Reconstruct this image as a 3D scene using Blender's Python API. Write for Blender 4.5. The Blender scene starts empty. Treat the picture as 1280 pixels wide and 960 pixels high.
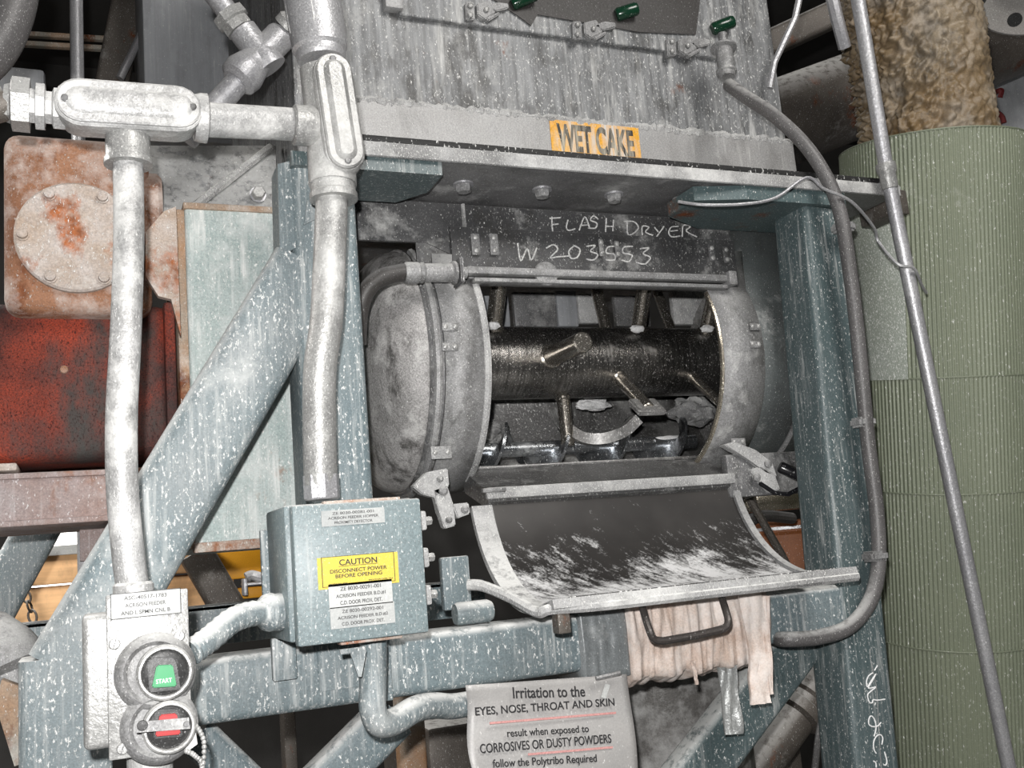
import bpy, bmesh, math, random
from mathutils import Vector, Matrix, noise as mnoise
random.seed(7)
PI = math.pi
SC = bpy.context.scene
COL = SC.collection

# ------------------------------------------------------------------ camera, light, exposure
FPX = 1250.0                                   # focal length in pixels of the 1280-wide frame
CAM = Vector((0, 0, 1.5))
_X = Vector((2926, -46, 1250)).normalized()    # world axes seen in the camera's (right, down, forward)
_Z = Vector((-655, -7710, 1250)); _Z = (_Z - _X * _Z.dot(_X)).normalized()
_Y = _Z.cross(_X)
cam_data = bpy.data.cameras.new('camera'); cam = bpy.data.objects.new('camera', cam_data); COL.objects.link(cam)
cam_data.sensor_width = 36; cam_data.lens = 36 * FPX / 1280; cam_data.clip_start = .02
def _w(v): return Vector((_X.dot(v), _Y.dot(v), _Z.dot(v)))
cr, cu, cb = _w(Vector((1, 0, 0))), _w(Vector((0, -1, 0))), _w(Vector((0, 0, -1)))
cam.matrix_world = Matrix(((cr.x, cu.x, cb.x, CAM.x), (cr.y, cu.y, cb.y, CAM.y), (cr.z, cu.z, cb.z, CAM.z), (0, 0, 0, 1)))
SC.camera = cam
def flash_light(name, loc, power, radius):
    l = bpy.data.lights.new(name, 'POINT'); l.energy = power; l.shadow_soft_size = radius; l.color = (1, .985, .97)
    o = bpy.data.objects.new(name, l); o.location = loc; COL.objects.link(o)
flash_light('camera_flash', CAM + cr * -.03 + cu * .075 + cb * .02, 100, .014)
def area_lamp(name, loc, power, size, rot):
    l = bpy.data.lights.new(name, 'AREA'); l.energy = power; l.size = size; l.color = (1, .97, .93)
    o = bpy.data.objects.new(name, l); o.location = loc; o.rotation_euler = rot; COL.objects.link(o)
area_lamp('front_fill_lamp', (1.1, -1.0, 3.4), 62, 1.1, (math.radians(52), 0, math.radians(4)))  # added fill behind the camera, evens out the flash falloff
area_lamp('timber_fill_lamp', (-.9, 1.9, 2.6), 50, .6, (math.radians(22), math.radians(8), 0))  # added fill that brightens the timber and rear left corner
area_lamp('aisle_lamp', (1.0, 2.9, 3.4), 14, .8, (0, 0, 0))
W = bpy.data.worlds.new('plant_air'); SC.world = W; W.use_nodes = True
W.node_tree.nodes['Background'].inputs[0].default_value = (.9, .95, 1, 1)
W.node_tree.nodes['Background'].inputs[1].default_value = .035
SC.view_settings.view_transform = 'Standard'; SC.view_settings.look = 'None'
SC.view_settings.exposure = 0.0; SC.view_settings.gamma = 1; SC.view_settings.use_curve_mapping = False

# ------------------------------------------------------------------ measuring helpers
def ray(px, py):
    v = Vector(((px - 640) / FPX, (py - 480) / FPX, 1)); return _w(v)
def at(px, py, Y):                              # the point of the plane y = Y seen at a pixel
    r = ray(px, py); return CAM + r * (Y / r.y)
def deep(px, py, d):                            # the point at distance d along the lens axis
    return CAM + ray(px, py) * d
def onx(px, py, X):
    r = ray(px, py); return CAM + r * (X / r.x)
V = Vector

# ------------------------------------------------------------------ materials
def lin(r, g, b): return tuple(((c / 255 + .055) / 1.055) ** 2.4 if c > 10 else c / 3294.6 for c in (r, g, b)) + (1,)
class NT:
    def __init__(s, name):
        s.m = bpy.data.materials.new(name); s.m.use_nodes = True; s.t = s.m.node_tree; s.b = s.t.nodes['Principled BSDF']
    def n(s, typ, **kw):
        x = s.t.nodes.new(typ)
        for k, v in kw.items(): setattr(x, k, v)
        return x
    def l(s, a, b): s.t.links.new(a, b)
    def coords(s, scale, rot=(0, 0, 0)):
        tc = s.n('ShaderNodeTexCoord'); mp = s.n('ShaderNodeMapping')
        mp.inputs['Scale'].default_value = scale; mp.inputs['Rotation'].default_value = rot
        s.l(tc.outputs['Object'], mp.inputs[0]); return mp.outputs[0]
    def noise(s, scale, detail=3, rough=.55, stretch=(1, 1, 1), rot=(0, 0, 0)):
        x = s.n('ShaderNodeTexNoise'); x.inputs['Scale'].default_value = scale
        x.inputs['Detail'].default_value = detail; x.inputs['Roughness'].default_value = rough
        s.l(s.coords(stretch, rot), x.inputs['Vector']); return x.outputs[0]
    def step(s, v, lo, hi, a=0., b=1.):
        x = s.n('ShaderNodeMapRange'); x.inputs[1].default_value = lo; x.inputs[2].default_value = hi
        x.inputs[3].default_value = a; x.inputs[4].default_value = b; s.l(v, x.inputs[0]); return x.outputs[0]
    def math(s, op, a, b, clamp=False):
        x = s.n('ShaderNodeMath', operation=op, use_clamp=clamp)
        for i, v in enumerate((a, b)):
            if isinstance(v, (int, float)): x.inputs[i].default_value = v
            else: s.l(v, x.inputs[i])
        return x.outputs[0]
    def mix(s, f, a, b):
        x = s.n('ShaderNodeMix', data_type='RGBA')
        for i, v in ((0, f), (6, a), (7, b)):
            if isinstance(v, (int, float)): x.inputs[i].default_value = v
            elif isinstance(v, tuple): x.inputs[i].default_value = v
            else: s.l(v, x.inputs[i])
        return x.outputs[2]
    def mixf(s, f, a, b):
        x = s.n('ShaderNodeMix'); x.inputs[2].default_value = a; x.inputs[3].default_value = b; s.l(f, x.inputs[0]); return x.outputs[0]

POWDER = (.78, .78, .76, 1)
def mat(name, c1, c2=None, metal=0., rough=.6, speck=.0, streak=.0, blotch=.0, top=.0, rust=.0, rustc=lin(118, 62, 26), sscale=110, bscale=7,
        grain=.25, bump=.25, bumpscale=220, stretch=.5, powder=POWDER, dark=.0, brush=None, streakscale=120, vary=6):
    k = NT(name)
    c2 = c2 or tuple(x * .8 for x in c1[:3]) + (1,)
    col = k.mix(k.step(k.noise(vary, 5, .6), .35, .65), c1, c2)
    g = k.noise(420, 2, .6)
    if brush: g = k.noise(brush[0], 3, .6, brush[1])
    gm = k.step(g, .3, .7, 1 - grain, 1 + grain * .6)
    x = k.n('ShaderNodeMix', data_type='RGBA', blend_type='MULTIPLY'); x.inputs[0].default_value = 1
    k.l(col, x.inputs[6]); cmb = k.n('ShaderNodeCombineColor')
    for i in range(3): k.l(gm, cmb.inputs[i])
    k.l(cmb.outputs[0], x.inputs[7]); col = x.outputs[2]
    if dark:                                     # old dark smears
        col = k.mix(k.math('MULTIPLY', k.step(k.noise(bscale * 1.7, 6, .7, (1, 1, .5), (.3, .5, .2)), .5, .64), dark), col, (.035, .033, .03, 1))
    masks = []
    if speck: masks.append(k.step(k.noise(sscale * 3.1, 3, .68, (1, 1, stretch)), .66 - .16 * speck, .76 - .14 * speck))
    if streak: masks.append(k.math('MULTIPLY', k.math('MULTIPLY', k.step(k.noise(1, 5, .7, (streakscale, streakscale, 6)), .60 - .2 * streak, .78 - .12 * streak), .35 + .5 * streak), k.step(k.noise(16, 4, .7, (1, 1, .5)), .38, .6)))
    if blotch: masks.append(k.math('MULTIPLY', k.step(k.noise(bscale, 8, .72), .62 - .26 * blotch, .78 - .2 * blotch), .35 + .6 * blotch))
    if top:
        ge = k.n('ShaderNodeNewGeometry'); sp = k.n('ShaderNodeSeparateXYZ'); k.l(ge.outputs['Normal'], sp.inputs[0])
        tm = k.step(sp.outputs[2], .25, .8)
        masks.append(k.math('MULTIPLY', k.math('MULTIPLY', tm, k.step(k.noise(60, 5, .7), .3, .5)), top))
    pm = None
    for q in masks: pm = q if pm is None else k.math('MAXIMUM', pm, q)
    rg = None
    if rust:
        rm = k.step(k.noise(11, 7, .68, (1, 1, .7), (.2, .1, .6)), .66 - .24 * rust, .74 - .2 * rust)
        rcol = k.mix(k.step(k.noise(90, 4, .6), .35, .65), rustc, tuple(c * .45 for c in rustc[:3]) + (1,))
        col = k.mix(rm, col, rcol)
    if pm is not None:
        col = k.mix(pm, col, powder)
        k.l(k.mixf(pm, metal, 0.), k.b.inputs['Metallic']); k.l(k.mixf(pm, rough, .9), k.b.inputs['Roughness'])
    else:
        k.b.inputs['Metallic'].default_value = metal; k.b.inputs['Roughness'].default_value = rough
    k.l(col, k.b.inputs['Base Color'])
    if bump:
        bn = k.n('ShaderNodeBump'); bn.inputs['Strength'].default_value = bump; bn.inputs['Distance'].default_value = .002
        h = k.noise(bumpscale, 4, .6)
        if pm is not None: h = k.math('ADD', h, k.math('MULTIPLY', pm, .6))
        k.l(h, bn.inputs['Height']); k.l(bn.outputs[0], k.b.inputs['Normal'])
    return k.m
def glow(name, c, e):
    k = NT(name); k.b.inputs['Base Color'].default_value = (0, 0, 0, 1)
    k.b.inputs['Emission Color'].default_value = c; k.b.inputs['Emission Strength'].default_value = e; return k.m

M = {}
M['paint'] = mat('blue_grey_paint', (.125, .165, .18, 1), (.16, .195, .205, 1), 0, .5, speck=.5, streak=.5, top=.9, rust=.0, sscale=95, bump=.2)
M['paint_dusty'] = mat('blue_grey_paint_dusty', (.14, .185, .2, 1), (.19, .22, .23, 1), 0, .55, speck=.58, streak=.65, blotch=.25, top=.9, rust=.0, sscale=95, bump=.25)
M['paint_box'] = mat('junction_box_enamel', (.17, .215, .225, 1), (.19, .235, .245, 1), 0, .45, speck=.4, streak=.15, top=.8, sscale=120, bump=.12)
M['paint_teal'] = mat('dark_teal_paint', (.062, .09, .094, 1), (.085, .112, .117, 1), 0, .42, speck=.36, streak=.4, top=.6, rust=.0, sscale=120, bump=.15)
M['galv'] = mat('dusty_galvanised_steel', (.42, .42, .41, 1), (.27, .27, .265, 1), .4, .4, speck=.4, blotch=.42, top=.5, sscale=150, bump=.5, bumpscale=160)
M['galv_hot'] = mat('powdered_cast_aluminium', (.5, .5, .5, 1), (.33, .33, .325, 1), .3, .42, speck=.45, blotch=.62, top=.8, sscale=120, bscale=14, dark=.25, bump=.6, bumpscale=140)
M['galv_grey'] = mat('grey_galvanised_pipe', (.5, .5, .51, 1), (.38, .38, .4, 1), .55, .38, speck=.3, blotch=.2, top=.3, sscale=170, bump=.4)
M['sheet'] = mat('streaked_hopper_sheet', (.235, .24, .245, 1), (.165, .17, .175, 1), .25, .5, speck=.42, streak=.5, blotch=.2, top=.8, rust=.11, sscale=110, dark=.7, bscale=13, brush=(1, (150, 150, 9)), grain=.45, streakscale=65)
M['sheet_band'] = mat('plain_hopper_band', (.36, .36, .36, 1), (.28, .275, .27, 1), .2, .5, speck=.22, streak=.2, blotch=.2, top=.9, dark=.25, sscale=140)
M['wall_dark'] = mat('dark_casing_wall', (.105, .105, .107, 1), (.06, .06, .062, 1), .3, .45, speck=.28, blotch=.32, top=.5, dark=.5, bscale=12, sscale=150, bump=.2, vary=9)  # darker grey than the main casing steel
M['casing'] = mat('scuffed_casing_steel', (.2, .2, .203, 1), (.115, .115, .118, 1), .3, .48, speck=.4, blotch=.3, top=.5, dark=.7, bscale=9, sscale=160, bump=.2, vary=9)
M['casing_light'] = mat('dust_filmed_casing_band', (.31, .31, .31, 1), (.22, .22, .222, 1), .2, .55, speck=.3, blotch=.3, top=.5, dark=.5, bscale=14, grain=.35, sscale=160, bump=.2)
M['disc'] = mat('smeared_end_disc', (.40, .39, .385, 1), (.26, .255, .25, 1), .15, .6, speck=.2, blotch=.35, dark=.8, bscale=17, grain=.45, sscale=140, bump=.3, vary=14)
M['dark_under'] = mat('dark_flange_steel', (.12, .12, .125, 1), (.2, .2, .2, 1), .4, .45, speck=.22, blotch=.2, top=.9, dark=.4, rust=.08)
M['edge_dust'] = mat('powder_caked_edge', (.5, .5, .5, 1), (.2, .2, .2, 1), .1, .7, speck=.8, blotch=.5, top=.9, sscale=170, bump=.7)
M['liner'] = mat('polished_liner', (.36, .355, .35, 1), (.16, .155, .15, 1), .6, .4, speck=.55, blotch=.5, sscale=120, bump=.25, dark=.5)
M['rotor'] = mat('polished_rotor_steel', (.42, .405, .385, 1), (.25, .24, .225, 1), .95, .27, speck=.3, blotch=.12, sscale=120, bump=.35, bumpscale=260, brush=(1, (260, 22, 22)), grain=.6, bscale=14, powder=(.42, .41, .4, 1))
M['rod'] = mat('wiped_paddle_steel', (.55, .51, .45, 1), (.36, .33, .29, 1), .95, .2, speck=.3, sscale=200, bump=.12)
M['bright_rim'] = mat('bright_worn_rim', (.75, .68, .55, 1), (.4, .36, .3, 1), .9, .25, speck=.2, sscale=200)
M['white_cake'] = mat('caked_white_powder', (.75, .75, .75, 1), (.6, .6, .6, 1), 0, .9, bump=.8)
M['rust_plate'] = mat('rusty_white_plate', (.46, .41, .38, 1), (.36, .28, .22, 1), .0, .75, speck=.4, blotch=.3, bscale=14, rust=.68, vary=22, bump=.6, bumpscale=90, rustc=lin(170, 98, 52))
M['rust_house'] = mat('rust_housing', lin(150, 108, 82), lin(108, 70, 48), 0, .85, speck=.4, blotch=.6, bscale=16, rust=.55, bump=.7, bumpscale=80, top=.6, powder=(.6, .54, .5, 1))
M['red_body'] = mat('oil_stained_red_paint', (.26, .03, .009, 1), (.02, .008, .007, 1), 0, .75, speck=.55, sscale=150, bump=.5, bumpscale=330, grain=.6, dark=.95, bscale=3.4, powder=(.03, .009, .008, 1), vary=7)
M['guard'] = mat('streaked_pale_guard', (.30, .37, .36, 1), (.40, .46, .45, 1), 0, .6, speck=.5, blotch=.4, bscale=14, streak=1.0, rust=.12, top=.6, bump=.3, rustc=lin(150, 100, 60))
M['guard_bottom'] = mat('rust_eaten_edge', lin(140, 92, 62), lin(175, 165, 155), 0, .8, speck=.4, blotch=.35, bscale=40, bump=.6, vary=60)
M['guard_side'] = mat('rusty_guard_flank', lin(160, 120, 85), lin(150, 150, 142), 0, .75, speck=.3, blotch=.3, rust=.5, bump=.4)
M['rail'] = mat('rust_bled_channel', lin(150, 142, 142), lin(132, 108, 100), 0, .65, speck=.3, streak=.4, blotch=.25, rust=.45, bump=.3, rustc=lin(135, 85, 55), powder=(.62, .6, .6, 1), top=.3)
M['foam'] = mat('sprayed_foam', lin(145, 133, 114), lin(108, 84, 48), 0, .5, blotch=.5, bump=.8, bumpscale=70, bscale=12, powder=lin(165, 155, 142), vary=4, dark=.55)
M['jacket'] = mat('pale_green_jacket', (.20, .222, .158, 1), (.178, .2, .143, 1), .1, .5, speck=.24, blotch=.05, sscale=110, bump=.08, stretch=.35, grain=.12)
M['jacket_dust'] = mat('dust_dulled_jacket', (.34, .37, .33, 1), (.29, .32, .27, 1), .05, .6, speck=.72, sscale=150, bump=.1, grain=.2)
M['rubber'] = mat('black_rubber', (.035, .032, .03, 1), (.05, .047, .045, 1), 0, .5, speck=.18, top=.35, sscale=180, powder=(.4, .4, .4, 1))
M['hose'] = mat('dusty_rubber_hose', (.075, .072, .072, 1), (.12, .115, .115, 1), 0, .45, speck=.25, top=.5, sscale=200)
M['grip_green'] = mat('dark_green_vinyl', (.004, .03, .014, 1), (.006, .035, .018, 1), 0, .2, speck=.06, grain=.1, bump=0)
M['grip_black'] = mat('black_vinyl', (.012, .012, .014, 1), None, 0, .25, speck=.06, grain=.1, bump=0)
M['black'] = mat('black_plastic', (.02, .02, .02, 1), (.035, .035, .035, 1), 0, .35, speck=.28, sscale=260, bump=.1, powder=(.4, .4, .4, 1))
M['green'] = mat('green_button', (.006, .22, .07, 1), (.008, .25, .08, 1), 0, .4, grain=.05, bump=0)
M['red'] = mat('red_button', (.42, .01, .012, 1), (.4, .01, .012, 1), 0, .4, grain=.05, bump=0)
M['white_paint'] = mat('white_lettering', (.8, .8, .8, 1), (.75, .75, .75, 1), 0, .8, bump=0, grain=.05)
M['chalk'] = mat('white_paint_stick', (.72, .72, .7, 1), (.5, .5, .5, 1), 0, .9, bump=0, grain=.5, vary=60)
M['ink'] = mat('black_ink', (.02, .02, .022, 1), None, 0, .6, bump=0, grain=.05)
M['ink_grey'] = mat('worn_grey_ink', (.05, .05, .05, 1), (.11, .11, .11, 1), 0, .7, bump=0, grain=.1, vary=40)
M['red_ink'] = mat('faded_red_ink', (.52, .24, .23, 1), (.58, .32, .3, 1), 0, .7, bump=0)
M['plate'] = mat('engraved_white_plate', (.5, .51, .5, 1), (.42, .43, .42, 1), 0, .5, speck=.2, bump=.05, grain=.1)
M['plate_grey'] = mat('engraved_grey_plate', (.30, .315, .315, 1), (.42, .43, .42, 1), 0, .5, speck=.2, bump=.05, grain=.1, vary=20)
M['yellow'] = mat('caution_yellow', (.62, .47, .05, 1), (.55, .43, .07, 1), 0, .5, speck=.18, sscale=200, bump=.05, grain=.1)
M['sticker'] = mat('worn_yellow_sticker', lin(225, 168, 40), lin(214, 150, 30), 0, .6, streak=1.3, speck=.45, blotch=.35, bscale=30, bump=.1, streakscale=150, powder=(.55, .53, .5, 1))
M['sign'] = mat('dull_sign_sheet', (.34, .335, .33, 1), (.44, .425, .41, 1), .15, .5, speck=.12, blotch=.25, bump=.1, grain=.1, vary=5, bscale=5)
M['cloth'] = mat('wrapping_tape_cloth', lin(182, 160, 146), lin(205, 190, 180), 0, .6, blotch=.75, streak=.6, bump=.5, bumpscale=90, powder=(.74, .7, .67, 1), bscale=14, vary=16)
M['tape'] = mat('grey_wrapping_tape', (.13, .145, .15, 1), (.2, .215, .22, 1), .1, .35, speck=.15, blotch=.15, bump=.2)
M['foil'] = mat('silver_tape_strip', (.38, .39, .38, 1), (.26, .27, .27, 1), .4, .35, blotch=.3, bump=.4)
M['wood'] = mat('pale_timber', lin(235, 190, 140), lin(220, 172, 122), 0, .7, bump=.1, brush=(1, (6, 60, 60)), grain=.2, dark=.3, bscale=6)
M['barrier'] = mat('safety_yellow_paint', lin(250, 180, 40), lin(235, 160, 30), 0, .5, bump=.05, grain=.1)
M['barrel'] = mat('brown_fibre_drum', lin(140, 82, 42), lin(120, 70, 36), 0, .6, speck=.1, bump=.1)
M['wall'] = mat('grimy_plant_wall', (.07, .068, .065, 1), (.04, .038, .036, 1), 0, .9, dark=.5, bscale=1.5, vary=1.5)
M['floor'] = mat('dusty_concrete_floor', (.14, .135, .13, 1), (.09, .088, .085, 1), 0, .9, blotch=.15, vary=2, bscale=2)
M['old_steel'] = mat('dull_brown_steel', (.13, .115, .10, 1), (.07, .06, .052, 1), .3, .55, speck=.2, blotch=.1, top=.6, rust=.25, sscale=160)
M['panel'] = mat('grey_cabinet_panel', (.3, .31, .325, 1), (.26, .27, .285, 1), 0, .5, streak=.15, speck=.1, dark=.15, bscale=18, brush=(1, (80, 80, 5)), grain=.12)
M['cowl'] = mat('swirl_smeared_cowl', (.16, .152, .145, 1), (.1, .096, .09, 1), .3, .45, blotch=.75, streak=.2, bscale=9, powder=(.5, .5, .49, 1))
M['daylight'] = glow('daylit_opening', (1, .98, .93, 1), 3.5)

def doormat():
    k = NT('powdered_door_inside')
    tc = k.n('ShaderNodeTexCoord'); sp = k.n('ShaderNodeSeparateXYZ'); k.l(tc.outputs['UV'], sp.inputs[0])   # u along the hinge, v from hinge to lip
    m0 = k.n('ShaderNodeMapping'); m0.inputs['Scale'].default_value = (.47, .31, 1); k.l(tc.outputs['UV'], m0.inputs[0])
    m1 = k.n('ShaderNodeMapping'); m1.inputs['Rotation'].default_value = (0, 0, -.85); k.l(m0.outputs[0], m1.inputs[0])
    mp = k.n('ShaderNodeMapping'); mp.inputs['Scale'].default_value = (20, 52, 1); k.l(m1.outputs[0], mp.inputs[0])
    st = k.n('ShaderNodeTexNoise'); st.inputs['Scale'].default_value = 1.1; st.inputs['Detail'].default_value = 7; st.inputs['Roughness'].default_value = .8; k.l(mp.outputs[0], st.inputs['Vector'])
    bl = k.n('ShaderNodeTexNoise'); bl.inputs['Scale'].default_value = 3.2; bl.inputs['Detail'].default_value = 6; k.l(tc.outputs['UV'], bl.inputs['Vector'])
    thr = k.step(k.math('ADD', sp.outputs[1], k.math('MULTIPLY', k.math('SUBTRACT', bl.outputs[0], .5), 1.1)), .15, .95, -.02, .46)
    v = k.math('ADD', st.outputs[0], thr)
    pm = k.step(k.math('ADD', v, k.math('MULTIPLY', k.math('SUBTRACT', k.noise(260, 4, .7), .5), .35)), .62, .80)
    base = k.mix(k.step(k.noise(9, 4), .35, .65), (.024, .022, .021, 1), (.042, .039, .037, 1))
    k.l(k.mix(pm, base, (.7, .7, .7, 1)), k.b.inputs['Base Color']); k.l(k.mixf(pm, .2, 0.), k.b.inputs['Metallic']); k.l(k.mixf(pm, .5, .9), k.b.inputs['Roughness'])
    bn = k.n('ShaderNodeBump'); bn.inputs['Strength'].default_value = .5; bn.inputs['Distance'].default_value = .002; k.l(pm, bn.inputs['Height']); k.l(bn.outputs[0], k.b.inputs['Normal'])
    return k.m
M['door'] = doormat()

# ------------------------------------------------------------------ mesh helpers
class MB:
    def __init__(s): s.bm = bmesh.new()
    def verts(s, pts): return [s.bm.verts.new(p) for p in pts]
    def face(s, vs):
        try: return s.bm.faces.new(vs)
        except ValueError: return None
    def box(s, lo, hi, bevel=.0, seg=2):
        t = bmesh.new(); bmesh.ops.create_cube(t, size=1)
        lo, hi = V(lo), V(hi)
        for v in t.verts: v.co = V(((v.co[i] + .5) * (hi[i] - lo[i]) + lo[i] for i in range(3)))
        if bevel: bmesh.ops.bevel(t, geom=t.edges[:], offset=bevel, segments=seg, affect='EDGES', profile=.5)
        s.add(t); return s
    def add(s, t, mtx=None):
        if mtx: bmesh.ops.transform(t, matrix=mtx, verts=t.verts)
        mp = {v: s.bm.verts.new(v.co) for v in t.verts}
        for f in t.faces: s.face([mp[v] for v in f.verts])
        t.free()
    def obox(s, c, ax, ay, az, size, bevel=0., seg=2):    # oriented box
        t = bmesh.new(); bmesh.ops.create_cube(t, size=1)
        for v in t.verts: v.co = V((v.co[i] * size[i] for i in range(3)))
        if bevel: bmesh.ops.bevel(t, geom=t.edges[:], offset=bevel, segments=seg, affect='EDGES')
        m = Matrix(((ax.x, ay.x, az.x, c.x), (ax.y, ay.y, az.y, c.y), (ax.z, ay.z, az.z, c.z), (0, 0, 0, 1)))
        s.add(t, m); return s
    def loops(s, rings, cap=True, closed=True):
        R = [s.verts(r) for r in rings]; n = len(R[0])
        for a, b in zip(R, R[1:]):
            for i in range(n if closed else n - 1): s.face([a[i], a[(i + 1) % n], b[(i + 1) % n], b[i]])
        if cap: s.face(R[0][::-1]); s.face(R[-1])
        return s
    def tube(s, pts, r, seg=14, cap=True):
        pts = [V(p) for p in pts]; rr = r if isinstance(r, (list, tuple)) else [r] * len(pts)
        t0 = (pts[1] - pts[0]).normalized(); up = V((0, 0, 1)) if abs(t0.z) < .9 else V((0, 1, 0))
        u = t0.cross(up).normalized(); rings = []
        for i, p in enumerate(pts):
            t = ((pts[min(i + 1, len(pts) - 1)] - pts[max(i - 1, 0)])).normalized()
            u = (u - t * u.dot(t)).normalized(); w = t.cross(u)
            rings.append([p + (u * math.cos(a) + w * math.sin(a)) * rr[i] for a in (2 * PI * k / seg for k in range(seg))])
        return s.loops(rings, cap)
    def lathe(s, c, ax, prof, seg=28):                      # prof: (distance along ax, radius)
        ax = ax.normalized(); up = V((0, 0, 1)) if abs(ax.z) < .9 else V((0, 1, 0))
        u = ax.cross(up).normalized(); w = ax.cross(u)
        return s.loops([[c + ax * h + (u * math.cos(a) + w * math.sin(a)) * max(r, 1e-5) for a in (2 * PI * k / seg for k in range(seg))] for h, r in prof])
    def hexa(s, c, ax, r, h):
        ax = ax.normalized(); return s.lathe(c, ax, [(0, r), (h * .8, r), (h, r * .82)], 6)
    def prism(s, pts, ext):                                 # closed polygon of points pushed along ext
        ext = V(ext); return s.loops([[V(p) for p in pts], [V(p) + ext for p in pts]])
    def hss(s, a, b, w, d, depth_dir=V((0, 1, 0)), r=.012):  # rounded hollow-section bar, a-b is the centre line of the front face
        a, b = V(a), V(b); t = (b - a).normalized(); dd = (depth_dir - t * depth_dir.dot(t)).normalized(); n = t.cross(dd).normalized()
        prof = []
        for cx, cy, a0 in ((w / 2 - r, r, -90), (w / 2 - r, d - r, 0), (-w / 2 + r, d - r, 90), (-w / 2 + r, r, 180)):
            for k in range(5):
                an = math.radians(a0 + 22.5 * k); prof.append((cx + r * math.cos(an), cy + r * math.sin(an)))
        return s.loops([[p + n * x + dd * y for x, y in prof] for p in (a, b)])
    def build(s, name, m, parent=None, smooth=True, angle=35):
        bmesh.ops.recalc_face_normals(s.bm, faces=s.bm.faces[:])
        if smooth:
            for f in s.bm.faces: f.smooth = True
            for e in s.bm.edges:
                if len(e.link_faces) == 2 and e.calc_face_angle(0) > math.radians(angle): e.smooth = False
        off = ROOT(parent)
        if off.length > 0: bmesh.ops.translate(s.bm, verts=s.bm.verts, vec=-off)
        me = bpy.data.meshes.new(name); s.bm.to_mesh(me); s.bm.free()
        o = bpy.data.objects.new(name, me); COL.objects.link(o); me.materials.append(M[m] if isinstance(m, str) else m)
        if parent: o.parent = parent
        return o
def ROOT(p):
    v = V((0, 0, 0))
    while p is not None: v = v + p.location; p = p.parent
    return v
def tag(o, label, cat, group=None, kind=None):
    o['label'] = label; o['category'] = cat
    if group: o['group'] = group
    if kind: o['kind'] = kind
    return o
def thing(name, label, cat, loc, group=None):
    o = bpy.data.objects.new(name, None); o.location = loc; o.empty_display_size = .05; COL.objects.link(o)
    return tag(o, label, cat, group)
def structure(o): o['kind'] = 'structure'; return o
def smooth_path(pts, n=8):
    pts = [V(p) for p in pts]; out = []
    for i in range(len(pts) - 1):
        p0, p1, p2, p3 = pts[max(i - 1, 0)], pts[i], pts[i + 1], pts[min(i + 2, len(pts) - 1)]
        for k in range(n):
            t = k / n
            out.append(.5 * (2 * p1 + (p2 - p0) * t + (2 * p0 - 5 * p1 + 4 * p2 - p3) * t * t + (3 * p1 - p0 - 3 * p2 + p3) * t ** 3))
    return out + [pts[-1]]
def text(s, name, m, parent, c, ax, az, w, h, bold=.012):               # flat letters fitted to a w x h field centred at c
    cu_ = bpy.data.curves.new(name, 'FONT'); cu_.body = s; cu_.extrude = .006; cu_.offset = bold
    to = bpy.data.objects.new(name, cu_); me = bpy.data.meshes.new_from_object(to); bpy.data.objects.remove(to)
    xs = [v.co.x for v in me.vertices]; ys = [v.co.y for v in me.vertices]
    sx, sy = w / (max(xs) - min(xs)), h / (max(ys) - min(ys)); mx, my = (max(xs) + min(xs)) / 2, (max(ys) + min(ys)) / 2
    nn = ax.cross(az) * -1; off = ROOT(parent)
    for v in me.vertices: v.co = c + ax * ((v.co.x - mx) * sx) + az * ((v.co.y - my) * sy) - nn * (v.co.z * .05) - off
    me.materials.append(M[m] if isinstance(m, str) else m); o = bpy.data.objects.new(name, me); COL.objects.link(o); o.parent = parent; return o
AX, AY, AZ = V((1, 0, 0)), V((0, 1, 0)), V((0, 0, 1))
def stadium(c, ax, n, L, Wd, d, seg=10, grow=0):            # ring list of a rounded-end body: long axis ax, thickness along n
    b = ax.cross(n); hw = Wd / 2; hl = L / 2 - hw; pts = []
    for sgn, a0 in ((1, -90), (-1, 90)):
        for k in range(seg + 1):
            a = math.radians(a0 + 180 * k / seg); pts.append(ax * (sgn * hl) + (ax * math.cos(a) + b * math.sin(a)) * hw)
    return pts
def stad_body(mb, c, ax, n, L, Wd, prof):                    # prof: (height along n, inset)
    b = ax.cross(n); rings = []
    for h, ins in prof:
        rings.append([c + n * h + p for p in stadium(c, ax, n, L - 2 * ins, Wd - 2 * ins, 0)])
    mb.loops(rings); return mb

# ------------------------------------------------------------------ the room
structure(MB().box((-3.2, -1.6, -.1), (5.2, 4.7, 0)).build('floor', 'floor', smooth=False))
structure(MB().box((-3.2, 4.6, 0), (5.2, 4.7, 3.8)).build('wall_back', 'wall', smooth=False))
structure(MB().box((-3.3, -1.6, 0), (-3.2, 4.7, 3.8)).build('wall_left', 'wall', smooth=False))
structure(MB().box((5.2, -1.6, 0), (5.3, 4.7, 3.8)).build('wall_right', 'wall', smooth=False))
structure(MB().box((-3.3, -1.6, 3.8), (5.3, 4.7, 3.9)).build('ceiling', 'wall', smooth=False))
# the daylit window low in the back wall, seen under the rusty channel
wa, wb = at(52, 655, 4.58), at(112, 700, 4.58)
w = MB().box((wa.x - .05, 4.57, wb.z - .1), (wb.x, 4.6, wa.z + .12)).build('window_1', 'daylight', smooth=False); structure(w)
fr = MB()
for lo, hi in (((wa.x - .1, 4.54, wb.z - .15), (wb.x + .05, 4.6, wb.z - .1)), ((wa.x - .1, 4.54, wa.z + .12), (wb.x + .05, 4.6, wa.z + .17)),
               ((wa.x - .1, 4.54, wb.z - .15), (wa.x - .05, 4.6, wa.z + .17)), ((wb.x, 4.54, wb.z - .15), (wb.x + .05, 4.6, wa.z + .17))): fr.box(lo, hi)
fr.build('window_frame', 'old_steel', w, smooth=False)

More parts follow.
